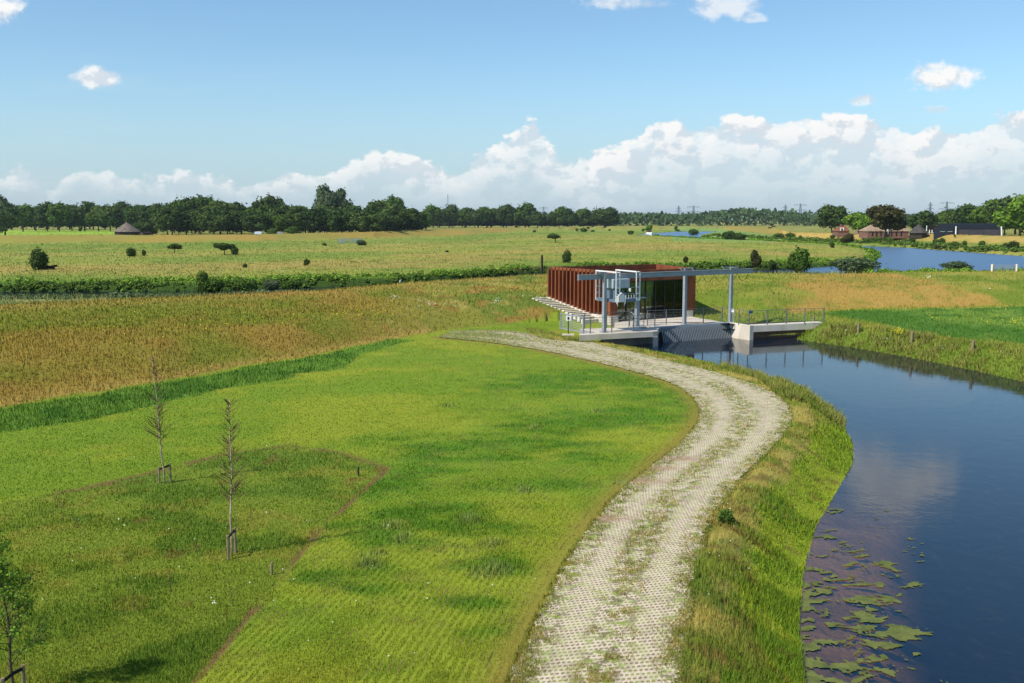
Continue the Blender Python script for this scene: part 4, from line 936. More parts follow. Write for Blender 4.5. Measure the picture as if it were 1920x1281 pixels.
def trunk_mesh(h, r, seed, mat):
    rg = random.Random(seed); b = MB(); b.tube([(0, 0, -.03), (rg.uniform(-.01, .01), 0, h * .5), (rg.uniform(-.02, .02), rg.uniform(-.02, .02), h)], r, 6, r * .55)
    for i in range(4):
        a = rg.uniform(0, 6.28); b.tube([(0, 0, h * rg.uniform(.6, .95)), (math.cos(a) * .18, math.sin(a) * .18, h + rg.uniform(.1, .25))], r * .45, 5, r * .15)
    bmesh.ops.recalc_face_normals(b.bm, faces=b.bm.faces[:]); me = bpy.data.meshes.new('trunk'); b.bm.to_mesh(me); b.bm.free(); me.materials.append(mat); return me
rgp = np.random.default_rng(3)
TP = {}     # tree kinds: lists of (crown mesh, trunk mesh)
def mk(kind, lob, n, size, mat, cnt, th=.32, **k):
    TP[kind] = [(crown_mesh('crown', lob(np.random.default_rng(50 + i * 7 + hash_(kind))), n, size, LM[mat], i, **k), trunk_mesh(th, .028, i, M['bark'])) for i in range(cnt)]
def hash_(s): return sum(ord(c) * (i + 1) for i, c in enumerate(s)) % 997
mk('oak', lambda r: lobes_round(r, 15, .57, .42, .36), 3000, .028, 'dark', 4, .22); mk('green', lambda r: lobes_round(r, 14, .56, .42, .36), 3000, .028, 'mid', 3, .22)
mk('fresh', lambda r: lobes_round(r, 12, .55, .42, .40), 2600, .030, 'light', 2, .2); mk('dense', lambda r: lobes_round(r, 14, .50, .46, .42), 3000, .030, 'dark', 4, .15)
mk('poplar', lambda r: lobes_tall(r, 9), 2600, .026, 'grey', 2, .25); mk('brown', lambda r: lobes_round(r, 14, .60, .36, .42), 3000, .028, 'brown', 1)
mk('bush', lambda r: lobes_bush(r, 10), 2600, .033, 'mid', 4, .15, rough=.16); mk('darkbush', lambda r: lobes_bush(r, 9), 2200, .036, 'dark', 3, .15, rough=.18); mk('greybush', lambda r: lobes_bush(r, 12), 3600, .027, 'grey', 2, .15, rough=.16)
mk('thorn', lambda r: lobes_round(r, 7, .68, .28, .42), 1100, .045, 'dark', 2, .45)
cnt_used = {}
def plant(kind, name, label, cat, x, y, z, wd_m, ht, group=None):
    i = cnt_used.get(kind, 0); cnt_used[kind] = i + 1; cm, tm = TP[kind][i % len(TP[kind])]
    wsc = wd_m / (.66 if cat == 'tree' else .76); ht = ht * (1.0 if cat == 'tree' else 1.12)
    t = thing(name, label, cat, (x, y, z), group, rz=(i * 2.399) % 6.28)
    t.scale = (wsc, wsc, ht)
    for nm, me in (('crown', cm), ('trunk', tm)):
        o = bpy.data.objects.new(nm, me); COL.objects.link(o); o.parent = t
    return t
ORD = 'first second third fourth fifth sixth seventh eighth ninth tenth eleventh twelfth thirteenth fourteenth fifteenth sixteenth seventeenth eighteenth nineteenth twentieth'.split()
def at_D(px, D):  # plan point at distance y = D on a bearing
    return (px - 960) / F / (CT + 0.1224 * ST) * D
def tree_px(kind, name, label, cat, px, ptop, wpx, D, group=None, zb=None):
    if px < 800 and D < 900: D = max(D, float(np.interp((px - 960) / F, *FCREST)) + 28)
    x = at_D(px, D); z = float(height(np.array([x]), np.array([D]))[0]) if zb is None else zb
    return plant(kind, name, label, cat, x, D, z, wpx * D / F, zat(ptop, D) - z, group)
# -- row of oaks behind the round barn
row = [(42, 384, 36), (66, 388, 30), (88, 380, 32), (110, 382, 34), (134, 385, 30), (158, 381, 40), (184, 386, 34), (206, 384, 36), (232, 380, 36), (256, 384, 34), (280, 386, 34), (302, 384, 32)]
for i, (px, t_, w_) in enumerate(row):
    tree_px('oak' if i % 3 else 'green', 'oak_tree', f'{ORD[i]} tree from the left in the open row behind the bright green strip', 'tree', px, t_, w_, 640 + (i * 37) % 50, 'row of trees behind the round barn')
for i, px in enumerate(range(20, 330, 22)):
    tree_px('dense', 'oak_tree', f'{ORD[i]} dark tree in the second row, partly hidden by the open row', 'tree', px, 384 + (i * 5) % 8, 40, 745 + (i * 13) % 40, 'second row of trees on the left')
tree_px('poplar', 'poplar_tree', 'tall grey green poplar cut by the left photo edge', 'tree', 8, 364, 40, 470)
wood = [(326, 376, 30, 'dense', 560), (365, 367, 52, 'oak', 545), (412, 379, 52, 'oak', 520), (334, 400, 26, 'fresh', 505), (396, 371, 40, 'green', 600), (452, 377, 40, 'dense', 540), (478, 390, 36, 'green', 505), (503, 370, 50, 'dense', 545), (545, 379, 44, 'dense', 510), (572, 386, 40, 'green', 560),
        (600, 382, 44, 'dense', 540), (628, 390, 46, 'dense', 515), (655, 381, 46, 'dense', 560), (684, 388, 44, 'dense', 530), (706, 377, 46, 'oak', 575), (732, 382, 44, 'dense', 550), (758, 384, 40, 'dense', 570), (780, 393, 30, 'dense', 560), (430, 402, 30, 'green', 498), (528, 404, 36, 'green', 495), (586, 400, 40, 'dense', 500), (720, 398, 36, 'dense', 520)]
for i, px in enumerate(range(322, 790, 26)):
    tree_px('dense', 'deciduous_tree', f'{ORD[i]} tree from the left in the low front edge of the dark wood', 'tree', px, 388 + (i * 7) % 11, 40, 492 + (i * 5) % 14, 'front edge of the dark wood')
for i, (px, t_, w_, k, D) in enumerate(sorted(wood)):
    tree_px(k, 'deciduous_tree', f'{(ORD + ["twenty-first", "twenty-second"])[i]} tree from the left in the dark dense wood', 'tree', px, t_, w_, D, 'trees of the dark wood')
tree_px('poplar', 'poplar_tree', 'tallest poplar rising well above the middle of the dark wood', 'tree', 613, 343, 38, 600)
tree_px('poplar', 'poplar_tree', 'slightly lower poplar touching the right side of the tallest one', 'tree', 640, 350, 34, 605)
tree_px('green', 'poplar_tree', 'rounded grey green treetop above the right end of the dark wood', 'tree', 742, 368, 30, 620)
tree_px('fresh', 'willow_tree', 'pale rounded willow at the right end of the dark wood', 'tree', 790, 398, 26, 600)
mid = [(812, 386, 32), (842, 385, 32), (872, 389, 32), (890, 391, 26), (913, 388, 38), (950, 385, 30), (985, 382, 34), (1008, 396, 26), (1048, 387, 28), (1068, 392, 26), (1094, 391, 24), (1134, 389, 40)]
for i, (px, t_, w_) in enumerate(mid):
    tree_px('oak' if i % 2 else 'green', 'oak_tree', f'{ORD[i]} tree from the left in the loose line before the far forest', 'tree', px, t_, w_, 890 + (i * 29) % 60, 'loose line of distant trees in the middle')
for i, px in enumerate(range(800, 1160, 24)):
    tree_px('dense', 'oak_tree', f'{ORD[i]} low dark tree filling the gaps of the loose middle tree line', 'tree', px, 402 + (i * 3) % 6, 34, 960, 'low dark trees of the middle line')
rt = [(1560, 386, 44, 'oak', 520, 'open crowned oak beside the ruined brick farmhouse'), (1611, 395, 44, 'fresh', 455, 'fresh green tree right of the ruined brick farmhouse'), (1661, 386, 54, 'brown', 385, 'broad brownish copper coloured tree in front of the long thatched farm'),
      (1728, 396, 42, 'oak', 520, 'dark tree behind the pyramid shaped barn'), (1765, 400, 34, 'green', 540, 'small green tree behind the white framed shelter'), (1786, 393, 40, 'dense', 560, 'dense tree behind the dark modern barn, left part of the roof'),
      (1803, 390, 40, 'oak', 520, 'oak behind the middle of the dark modern barn'), (1830, 380, 48, 'dense', 500, 'tall dense tree behind the right half of the dark barn'), (1856, 373, 54, 'green', 470, 'broad green tree rising over the dark barn end'),
      (1885, 377, 50, 'oak', 455, 'dark oak just right of the dark barn end'), (1914, 368, 60, 'fresh', 420, 'large fresh green tree cut by the right photo edge'), (1905, 372, 60, 'dense', 520, 'dark tree mass behind the large fresh green tree')]
for px, t_, w_, k, D, lb in rt: tree_px(k, 'deciduous_tree', lb, 'tree', px, t_, w_, D, zb=.7)

# far forest: one mass
rgf = np.random.default_rng(11); nf = 38000
xx = rgf.uniform(-1500, 1500, nf); yy = 1180 + rgf.uniform(0, 160, nf) + (xx / 60) ** 2 * .2
tp_ = 9.0 + 5.0 * fbm(xx, yy, 28.0, 4, 201) * 1.5 + 7 * np.exp(-((xx - 300) / 45) ** 2) + 2.5 * np.maximum(0, np.sin(xx / 3.1 + 3 * fbm(xx, yy, 9., 2, 3)))
zz = .3 + tp_ * rgf.uniform(0, 1, nf) ** .55
dn2 = rgf.normal(size=(nf, 3)) * .6 + np.array([0, -.6, .5]); dn2 /= np.linalg.norm(dn2, axis=1, keepdims=True)
Vf = cards(np.stack([xx, yy, zz], 1), dn2, rgf.uniform(.9, 2.0, nf), rgf, 1.3)
fo = raw_mesh('distant_forest', Vf, np.arange(len(Vf)).reshape(-1, 4), 4, LM['far']); vcol(fo, 'Col', np.repeat(rgf.uniform(.5, 1.35, nf)[:, None] * np.ones((1, 3)), 4, 0)); tag(fo, 'dark distant forest along the horizon', 'forest', kind='stuff')

# -- bushes in the meadows: (px, base py, top py, width px, kind, label)
BU = [(73, 506, 464, 32, 'darkbush', 'large dark bush alone in the left meadow'), (245, 481, 463, 16, 'darkbush', 'round dark bush, left one of a close pair in the meadow'), (270, 480, 468, 8, 'darkbush', 'tiny thin bush beside the round dark bush'),
      (327, 475, 457, 22, 'thorn', 'small umbrella shaped thorn tree on the left meadow'), (421, 478, 455, 28, 'thorn', 'wide flat crowned thorn tree in the meadow'), (440, 477, 462, 14, 'darkbush', 'bush leaning against the wide thorn tree'), (459, 502, 494, 9, 'darkbush', 'tiny brownish bush below the wide thorn tree'),
      (575, 498, 485, 11, 'darkbush', 'small upright oval bush in the middle of the meadow'), (608, 461, 455, 9, 'bush', 'tiny low bush left of the metal pen'), (677, 460, 449, 18, 'greybush', 'low bush at the right end of the metal pen'), (838, 473, 469, 6, 'darkbush', 'tiny dark bush alone above the wet hollow'),
      (1041, 455, 438, 20, 'thorn', 'round bush above the left end of the building'), (1063, 493, 467, 15, 'darkbush', 'pointed upright bush just behind the rust brown building'), (1082, 434, 428, 6, 'bush', 'first of the small far bushes left of the boat'), (1095, 435, 427, 13, 'bush', 'widest of the small far bushes left of the boat'),
      (1102, 431, 425, 6, 'darkbush', 'small far bush touching the widest one'), (1111, 435, 431, 8, 'bush', 'low far bush right of the widest one'), (1143, 433, 429, 5, 'darkbush', 'tiny far bush between the low bushes and the river'), (1002, 436, 431, 7, 'bush', 'tiny far bush near the old trees, left of the others'),
      (1216, 437, 422, 12, 'fresh', 'round green bush standing behind the boat'), (1182, 440, 432, 12, 'bush', 'low bush on the left bank at the start of the river bend'), (1206, 434, 428, 5, 'darkbush', 'thin dark bush just left of the bush behind the boat'), (1267, 431, 423, 6, 'bush', 'small tree shaped bush beyond the river bend'), (1270, 434, 429, 9, 'bush', 'low shrub below the small tree beyond the bend'),
      (1300, 441, 429, 20, 'bush', 'bush on the inner point of the river bend'), (1366, 449, 433, 26, 'darkbush', 'dark wide bush on the far bank, left half'), (1386, 450, 436, 24, 'darkbush', 'dark wide bush on the far bank, right half'), (1424, 449, 441, 10, 'bush', 'small bush right of the dark wide bush'),
      (1462, 447, 437, 20, 'darkbush', 'left bush of the pair near the orange field edge'), (1483, 447, 436, 18, 'bush', 'right bush of the pair near the orange field edge'), (1500, 449, 441, 7, 'bush', 'tiny bush right of the pair'), (1561, 447, 440, 10, 'bush', 'small low bush below the ruined farmhouse'),
      (1588, 462, 441, 20, 'brown', 'brownish round bush on the peninsula bank'), (1560, 465, 454, 8, 'darkbush', 'small dark bush at the end of the peninsula'), (1626, 456, 446, 14, 'bush', 'first bush from the left on the far bank below the farm'), (1645, 456, 443, 16, 'bush', 'second bush from the left on the far bank below the farm'),
      (1667, 456, 444, 18, 'bush', 'third bush from the left on the far bank below the farm'), (1697, 456, 447, 16, 'bush', 'fourth bush on the far bank, below the long thatched farm end'), (1709, 455, 446, 12, 'darkbush', 'fifth bush on the far bank, touching the fourth'), (1755, 459, 447, 12, 'darkbush', 'dark bush left of the wooden landing stage'),
      (1767, 458, 446, 10, 'darkbush', 'taller narrow bush above the wooden landing stage'), (1790, 464, 452, 14, 'bush', 'bush right of the wooden landing stage'), (1809, 462, 451, 9, 'bush', 'small bush between landing stage and white trim of the barn'), (1841, 460, 451, 12, 'bush', 'bush below the middle of the dark barn'), (1886, 465, 455, 14, 'darkbush', 'low bush below the right end of the dark barn'), (1899, 465, 451, 18, 'darkbush', 'rounder bush right of the low one below the barn end'),
      (1498, 512, 463, 40, 'bush', 'tall oval bush at the mouth of the old river arm'), (1605, 512, 480, 76, 'greybush', 'very wide grey green willow bush beside the river'), (1417, 510, 474, 16, 'brown', 'brownish bush in front of the dark bank hollow'), (1448, 506, 487, 14, 'darkbush', 'dark bush between the brownish and the tall oval bush'),
      (1792, 507, 489, 46, 'greybush', 'wide loose bush on the near river bank at the right'), (379, 549, 506, 22, 'bush', 'upright bright bush at the old river arm'), (398, 549, 522, 40, 'bush', 'wide lower bush right of the upright bright bush'), (455, 548, 521, 44, 'bush', 'wide leafy bush at the arm, right of the pair'),
      (508, 543, 522, 26, 'greybush', 'greyish bush with pale flowers on the arm bank'), (545, 543, 525, 30, 'bush', 'broad bush on the arm bank right of the flowering one'), (225, 427, 421, 10, 'bush', 'tiny pale bush beside the row behind the bright strip'), (78, 428, 417, 12, 'bush', 'pale bush standing on the left part of the bright strip'),
      (197, 428, 414, 12, 'bush', 'pale bush on the right end of the bright strip'), (150, 434, 426, 6, 'darkbush', 'tiny clipped bush in front of the bright strip'), (268, 439, 415, 26, 'dense', 'dark round tree right beside the round thatched barn'), (285, 439, 424, 18, 'darkbush', 'low dark bush beside the small shed'),
      (510, 438, 428, 20, 'bush', 'low pale shrub before the dark wood, left'), (548, 438, 424, 24, 'bush', 'low pale shrub before the dark wood, right'), (1790, 445, 439, 4, 'bush', 'tiny shrub before the dark barn'), (1285, 498, 483, 8, 'brown', 'thin brownish shrub behind the roof of the building'), (1361, 981 - 0, 930, 30, 'bush', 'round bright weed clump beside the paver path')]
for px, pb, pt, wp, k, lb in BU:
    x, y, z = hit(px, pb)
    if 'dark wood' in lb: y = 475; x = at_D(px, y); z = .7
    if 'below' in lb and y > 430: pass
    if px == 1361: plant('bush', 'weed_clump', lb, 'plant', x, y, z, wp * y / F, .42); continue
    plant(k, 'bush' if k not in ('thorn', 'dense') else 'small_tree', lb, 'bush' if k not in ('thorn', 'dense') else 'tree', x, y, z, wp * y / F, max(.4, zat(pt, y) - z))

# ------------------------------------------------------------------ young staked trees in the parcel
def young_tree(label, px, pyb, ptx, pty, stakes, leaves=None, twigs=85, seed=1, D=None, bare=True):
    if D is None: x, y, z = hit(px, pyb)
    else: x, y = at(px, pyb, 0); z = 0.0
    top = Vector(((ptx - 960) / F / (CT + (640.5 - pty) / F * ST) * y, y, zat(pty, y))); base = Vector((x, y, z - .05)); H = (top - base).length
    t = thing('young_tree', label, 'tree', (x, y, z)); rg = random.Random(seed)
    path_ = [base.lerp(top, k / 8) + Vector((math.sin(k * 1.3 + seed) * .02, math.cos(k * 1.7) * .02, 0)) * (k > 0) for k in range(9)]
    MB().tube(path_, .030, 7, .006).build('trunk', M['birch'] if bare else M['bark'], t, smooth=True)
    b = MB(); tips = []
    for i in range(twigs):
        k = rg.uniform(.34 if bare else .22, .99); p = base.lerp(top, k); L = (.14 + .55 * (1 - k) ** .7 * (1.0 if bare else 1.3)) * rg.uniform(.5, 1.1); a = rg.uniform(0, 6.28)
        up = rg.uniform(.5, 1.3) if bare else rg.uniform(.3, 1.1); q = p + Vector((math.cos(a), math.sin(a), up)).normalized() * L
        b.tube([p, p.lerp(q, .5) + Vector((0, 0, -.01)), q], .008, 3, .004); tips.append((p, q))
        for j in range(3):
            p2 = p.lerp(q, rg.uniform(.3, .9)); a2 = a + rg.uniform(-1, 1); q2 = p2 + Vector((math.cos(a2), math.sin(a2), up)).normalized() * L * .5; b.tube([p2, q2], .006, 3, .003); tips.append((p2, q2))
    b.build('branches', M['twig'] if bare else M['bark'], t)
    if leaves:
        rg2 = np.random.default_rng(seed); k = rg2.integers(0, len(tips), leaves); f = rg2.uniform(.2, 1.1, leaves)[:, None]
        A = np.array([tuple(q[0]) for q in tips])[k]; B = np.array([tuple(q[1]) for q in tips])[k]; Pc = A * (1 - f) + B * f + rg2.normal(0, .05, (leaves, 3)); nn = rg2.normal(size=(leaves, 3)); nn /= np.linalg.norm(nn, axis=1, keepdims=True)
        Vl = cards(Pc - np.array([x, y, z]), nn, rg2.uniform(.013, .025, leaves), rg2); lf = raw_mesh('crown', Vl, np.arange(len(Vl)).reshape(-1, 4), 4, LM['light']); vcol(lf, 'Col', np.repeat(rg2.uniform(.5, 1.4, leaves)[:, None] * np.ones((1, 3)), 4, 0)); lf.parent = t
    (sx0, sb0, st0), (sx1, sb1, st1) = stakes
    s = thing('tree_stake_frame', 'pair of wooden stakes with black straps holding ' + label.replace('bare ', 'the bare ', 1) if False else {1: 'two stakes and black straps around the farther bare birch', 2: 'two stakes and black straps around the nearer bare birch', 3: 'two stakes and straps around the leafy tree at the photo corner'}[seed], 'tree stakes', (x, y, z))
    ends = []
    for sx_, sb_, stp in ((sx0, sb0, st0), (sx1, sb1, st1)):
        xs_, ys_, zs_ = hit(sx_, sb_) if sb_ < 1281 else (*at(sx_, sb_, 0), 0.0); zt = zat(stp, ys_)
        MB().tube([(xs_, ys_, zs_ - .1), (xs_, ys_, zt)], .032, 8).build('stake', M['wood'], s); ends.append(Vector((xs_, ys_, zt - .06)))
    tk = base.lerp(top, max(0, (sum(e.z for e in ends) / 2 - base.z)) / (top.z - base.z))
    for e in ends: MB().bar(e + (e - tk).normalized() * .03, tk, .02, .06).build('strap', M['black'], s)
    return t
young_tree('bare birch sapling with white bark at the upper edge of the rough parcel', 309, 907, 286, 672, ((299, 906, 876), (320, 904, 868)), seed=1)
young_tree('nearer bare birch sapling with white bark inside the rough parcel', 435, 1042, 431, 748, ((428.5, 1050, 1004), (442, 1036, 990)), seed=2)
young_tree('leafy young tree with dark stem cut by the lower left photo corner', 30, 1312, -6, 1005, ((8, 1330, 1272), (46, 1300, 1247)), leaves=2300, twigs=50, seed=3, D=16, bare=False)
WH = [(172, 892, 166, 858, 'thin whip sapling in the sown field near the left parcel edge'), (120, 976, 108, 935, 'thin leaning whip left of the other two whips in the parcel'), (152, 1010, 145, 974, 'thin leaning whip in the parcel left of the birches'), (320, 1115, 317, 1072, 'thin whip with tiny leaves below the birches'),
      (437, 1138, 427, 1085, 'thin leaning whip below the nearer birch'), (470, 975, 469, 946, 'thin upright whip right of the nearer birch'), (250, 1148, 249, 1095, 'thin whip in the lower middle of the rough parcel'), (372, 1045, 362, 1015, 'thin whip just left of the nearer stakes')]
for i, (px, pb, tx, ty, lb) in enumerate(WH):
    x, y, z = hit(px, pb); t = thing('sapling', lb, 'sapling', (x, y, z), 'whip saplings in the rough parcel'); top = Vector(((tx - 960) / F / (CT + (640.5 - ty) / F * ST) * y, y, zat(ty, y))); b = Vector((x, y, z - .03)); m_ = MB(); m_.tube([b, b.lerp(top, .5) + Vector((.02, 0, 0)), top], .008, 4, .003).build('stem', M['twig'], t)
    m_ = MB()
    rgw = random.Random(i)
    for k in range(7):
        p = b.lerp(top, rgw.uniform(.3, 1)); a = rgw.uniform(0, 6.28); m_.tube([p, p + Vector((math.cos(a) * .08, math.sin(a) * .08, .10))], .004, 3, .002)
    m_.build('twigs', M['twig'], t)

# ------------------------------------------------------------------ algae mats on the shallow water
gs = .028; X0, X1, Y0, Y1 = 4.5, 12.0, 14.5, 31.0
ax_ = np.arange(X0, X1, gs); ay_ = np.arange(Y0, Y1, gs * 1.3); AX, AY = np.meshgrid(ax_, ay_); fxa, fya = AX.ravel(), AY.ravel()
dca = sd(CANAL, fxa, fya, 9.0)
wx = fbm(fxa, fya, .9, 3, 301); wy = fbm(fxa + 5, fya, .9, 3, 302)
nz = fbm(fxa + wx * .9, (fya + wy * .9) * 1.9, .48, 6, 303); nz2 = fbm(fxa, fya, .10, 3, 305)
band_ = np.exp(-((-dca - 1.25 + (fbm(fxa, fya, 3., 2, 306) - .5) * 1.2) / .95) ** 2) * ss(fya, 28.5, 23) + 1.0 * np.exp(-((-dca) / .35) ** 2) * ss(fya, 27, 22)
msk = (nz + .26 * (nz2 - .5) + .19 * band_ > .685) & (dca < -.02) & (-dca < 3.0)
ia = np.arange(len(fxa)).reshape(AX.shape); fq = np.stack([ia[:-1, :-1], ia[:-1, 1:], ia[1:, 1:], ia[1:, :-1]], -1).reshape(-1, 4)
fq = fq[msk[fq].all(1)]; us, inv = np.unique(fq, return_inverse=True)
m_alg = simple_mat('algae', srgb(108, 114, 58), .9, 0, .2, .35, 3.0, srgb(80, 90, 44), .5)
al = raw_mesh('algae_mats', np.stack([fxa[us], fya[us], -1.1 + .006 + .02 * nz2[us]], 1), inv.reshape(-1, 4), 4, m_alg); tag(al, 'yellow green algae mats floating along the shallow bank', 'algae', kind='stuff')

# ------------------------------------------------------------------ flowers and coarse weeds
def dots(name, label, cat, n, areas, colour, size, hgt, seed):
    rg = np.random.default_rng(seed); P_ = []
    for (px, py, rx, ry, k) in areas:
        for _ in range(k):
            q = hit(px + rg.normal() * rx, py + rg.normal() * ry); P_.append((q[0], q[1], q[2] + hgt * rg.uniform(.7, 1.2)))
    P_ = np.array(P_); nn = np.tile([0, -.4, 1.0], (len(P_), 1)) + rg.normal(0, .3, (len(P_), 3)); nn /= np.linalg.norm(nn, axis=1, keepdims=True)
    D_ = np.hypot(P_[:, 0], P_[:, 1]); V = cards(P_, nn, np.maximum(size, D_ * .00042) * rg.uniform(.6, 1.3, len(P_)), rg); o = raw_mesh(name, V, np.arange(len(V)).reshape(-1, 4), 4, simple_mat(name, colour, .8, 0, .1, .1, 3)); tag(o, label, cat, kind='stuff')
dots('white_flowers', 'scattered small white flowers in the grass', 'flowers', 0, [(745, 560, 8, 2, 12), (812, 574, 22, 5, 30), (930, 566, 5, 3, 14), (1665, 639, 4, 1, 6), (1740, 521, 6, 1, 10), (1856, 543, 5, 1, 7), (300, 990, 230, 110, 40), (404, 1142, 3, 2, 7), (1763, 655, 5, 3, 8), (1882, 660, 8, 8, 6), (1575, 617, 10, 4, 5), (720, 1080, 160, 90, 20), (1370, 1010, 25, 60, 16), (1010, 560, 12, 3, 12)], srgb(225, 225, 215), .012, .15, 5)
dots('yellow_flowers', 'scattered yellow flowers in the fields', 'flowers', 0, [(1684, 625, 7, 3, 70), (1905, 611, 9, 5, 34), (1870, 600, 12, 6, 20), (1806, 598, 8, 3, 12), (700, 592, 60, 8, 70), (480, 600, 150, 14, 90), (1750, 598, 10, 4, 8), (300, 630, 130, 12, 60)], srgb(214, 200, 30), .012, .22, 6)
# ------------------------------------------------------------------ undergrowth along the water
def undergrowth(name, label, line, n, spread, hmin, hmax, size, mat, seed, gap=.38, k=46):
    """low bushy growth strung along a plan polyline, denser and taller in clumps"""
    rg = np.random.default_rng(seed); L = smooth_line(line, 2000); i = rg.integers(0, 2000, n); c = L[i] + rg.normal(0, 1, (n, 2)) * spread
    nz_ = fbm(c[:, 0], c[:, 1], 5.0, 3, seed); c = c[nz_ > gap]; nz_ = nz_[nz_ > gap]; m_ = len(c); hh_ = (hmin + (hmax - hmin) * ss(nz_, .35, .68)) * rg.uniform(.7, 1.25, m_); z = height(c[:, 0], c[:, 1])
    ok = z > -1.35; c, hh_, z = c[ok], hh_[ok], z[ok]; m_ = len(c)
    j = np.repeat(np.arange(m_), k); a = rg.uniform(0, 2 * np.pi, m_ * k); r = np.sqrt(rg.uniform(0, 1, m_ * k)) * hh_[j] * .75; q = rg.uniform(0, 1, m_ * k) ** .7
    P_ = np.stack([c[j, 0] + np.cos(a) * r, c[j, 1] + np.sin(a) * r, z[j] + q * hh_[j] * np.sqrt(np.maximum(0, 1 - (r / (hh_[j] * .8)) ** 2))], 1)
    nn = np.stack([np.cos(a), np.sin(a), .5 + q], 1) + rg.normal(0, .5, (m_ * k, 3)); nn /= np.linalg.norm(nn, axis=1, keepdims=True)
    V = cards(P_, nn, size * rg.uniform(.5, 1.4, m_ * k), rg, 1.3); o = raw_mesh(name, V, np.arange(len(V)).reshape(-1, 4), 4, mat)
    vcol(o, 'Col', np.repeat((rg.uniform(.55, 1.4, m_ * k) * (.8 + .5 * rg.uniform(0, 1, m_)[j]))[:, None] * np.ones((1, 3)), 4, 0)); return tag(o, label, 'undergrowth', kind='stuff')
afl = [(a * y + .3, y + 1.2) for a, y in zip(*ARMF) if abs(a) < .75]
undergrowth('bank_undergrowth', 'dark bushy growth along the far bank of the old river arm', afl, 900, .6, .2, .65, .09, LM['mid'], 21)
afl2 = [(a * y, y + 4.5) for a, y in zip(*ARMF) if abs(a) < .75]
undergrowth('bank_herbs', 'bright green herbs on the slope above the old river arm', afl2, 1500, 1.8, .2, .7, .11, LM['light'], 22, .45, 24)
nrl = [(a * y, y - 3.0) for a, y in zip(*ARMN) if a < .02 and a > -.8]
undergrowth('arm_reeds', 'grey green reeds along the near side of the old river arm', nrl, 900, 1.6, .3, .6, .09, LM['grey'], 23, .2, 26)
rfar = pts([(2300, 491), (1920, 478.5), (1800, 469.8), (1700, 463), (1620, 459.6), (1500, 453.5), (1400, 448.5), (1325, 444.5)], -1.1)
undergrowth('river_reeds', 'green reeds along the far bank of the river', rfar, 1300, 1.8, .4, 1.3, .22, LM['mid'], 24, .3, 26)
rpen = pts([(1230, 445), (1300, 450), (1380, 453), (1450, 456), (1540, 460.5), (1600, 464.5), (1637, 471), (1649, 480.5), (1634, 491), (1600, 499)], -1.1)
undergrowth('peninsula_reeds', 'green reeds along the edge of the grassy peninsula', rpen, 900, .9, .3, .8, .16, LM['light'], 25, .3, 26)
rnear = pts([(1640, 513.0), (1700, 512.2), (1800, 511.4), (1920, 510.4), (2500, 514)], -.9)
undergrowth('river_edge_herbs', 'tall herbs along the near bank of the river', rnear, 700, 1.2, .3, .9, .11, LM['light'], 26, .35, 26)
# coarse grass hanging over the two canal banks
def bank_grass(n, v0, v1, amin, amax, dmax, hlo, hhi, cols, seed):
    global rng
    x_, y_, r_ = scatter(n, v0, v1, amin, amax); d_ = sd(CANAL, x_, y_, 4.0); zz_ = height(x_, y_); g_ = fbm(x_, y_, .9, 3, seed)
    k_ = (d_ > .0) & (d_ < dmax) & (rng.uniform(0, 1, n) < .25 + 1.4 * ss(g_, .35, .65)) & (sd(PPOLY, x_, y_, 3.0) > .1) & (sd(LPLAT, x_, y_, 2.0) > .1) & (sd(DECK, x_, y_, 3.0) > .3)
    x_, y_, r_, zz_, g_ = x_[k_], y_[k_], r_[k_], zz_[k_], g_[k_]; m_ = len(x_); t_ = np.clip(g_ + rng.normal(0, .12, m_), 0, 1); c_ = mixc(np.tile(cols[0], (m_, 1)), cols[1], ss(t_, .38, .62)) * KA * rng.uniform(.7, 1.35, m_)[:, None]
    return blades(x_, y_, zz_, np.maximum(.012, r_ * .0009) * rng.uniform(.7, 1.5, m_), rng.uniform(hlo, hhi, m_) * (.6 + .8 * ss(g_, .4, .65)), np.clip(c_, 0, 1), .9)
A1 = bank_grass(260000, 330, 190, 12, 36, 3.0, .12, .38, (C3(108, 136, 44), C3(150, 150, 78)), 501)
A2 = bank_grass(240000, 980, 200, 3, 24, 1.5, .04, .13, (C3(150, 176, 52), C3(112, 146, 44)), 502)
Vb = np.concatenate([A1[0], A2[0]]); bg_ = raw_mesh('bank_grass', Vb, np.arange(len(Vb)).reshape(-1, 3), 3, m_grass); vcol(bg_, 'Col', np.concatenate([A1[1], A2[1]])); tag(bg_, 'coarse grass hanging over the canal edges', 'grass', kind='stuff')
# ------------------------------------------------------------------ far buildings
def gable(t, A, B, depth, z0, ze, zr, wallm, roofm, hipA=0.0, hipB=0.0, over=.25, wallname='wall'):
    """house with its long side from plan point A to B, ridge parallel to it"""
    A = Vector(A[:2]); B = Vector(B[:2]); d = (B - A).normalized(); n = Vector((-d.y, d.x)); L = (B - A).length
    MB().prism([A, B, B + n * depth, A + n * depth], z0, ze).build(wallname, wallm, t)
    b = MB(); bm = b.bm; a0 = A - n * over - d * over; a1 = B - n * over + d * over; a2 = B + n * (depth + over) + d * over; a3 = A + n * (depth + over) - d * over
    r0 = A + n * depth / 2 + d * (hipA if hipA else -over); r1 = B + n * depth / 2 - d * (hipB if hipB else -over)
    vs = [bm.verts.new(V3(p, ze)) for p in (a0, a1, a2, a3)] + [bm.verts.new(V3(p, zr)) for p in (r0, r1)] + [bm.verts.new(V3(p, ze - .25)) for p in (a0, a1, a2, a3)]
    for f in ((0, 1, 5, 4), (1, 2, 5), (2, 3, 4, 5), (3, 0, 4), (0, 6, 7, 1), (1, 7, 8, 2), (2, 8, 9, 3), (3, 9, 6, 0), (9, 8, 7, 6)): bm.faces.new([vs[i] for i in f])
    return b.build('roof', roofm, t)
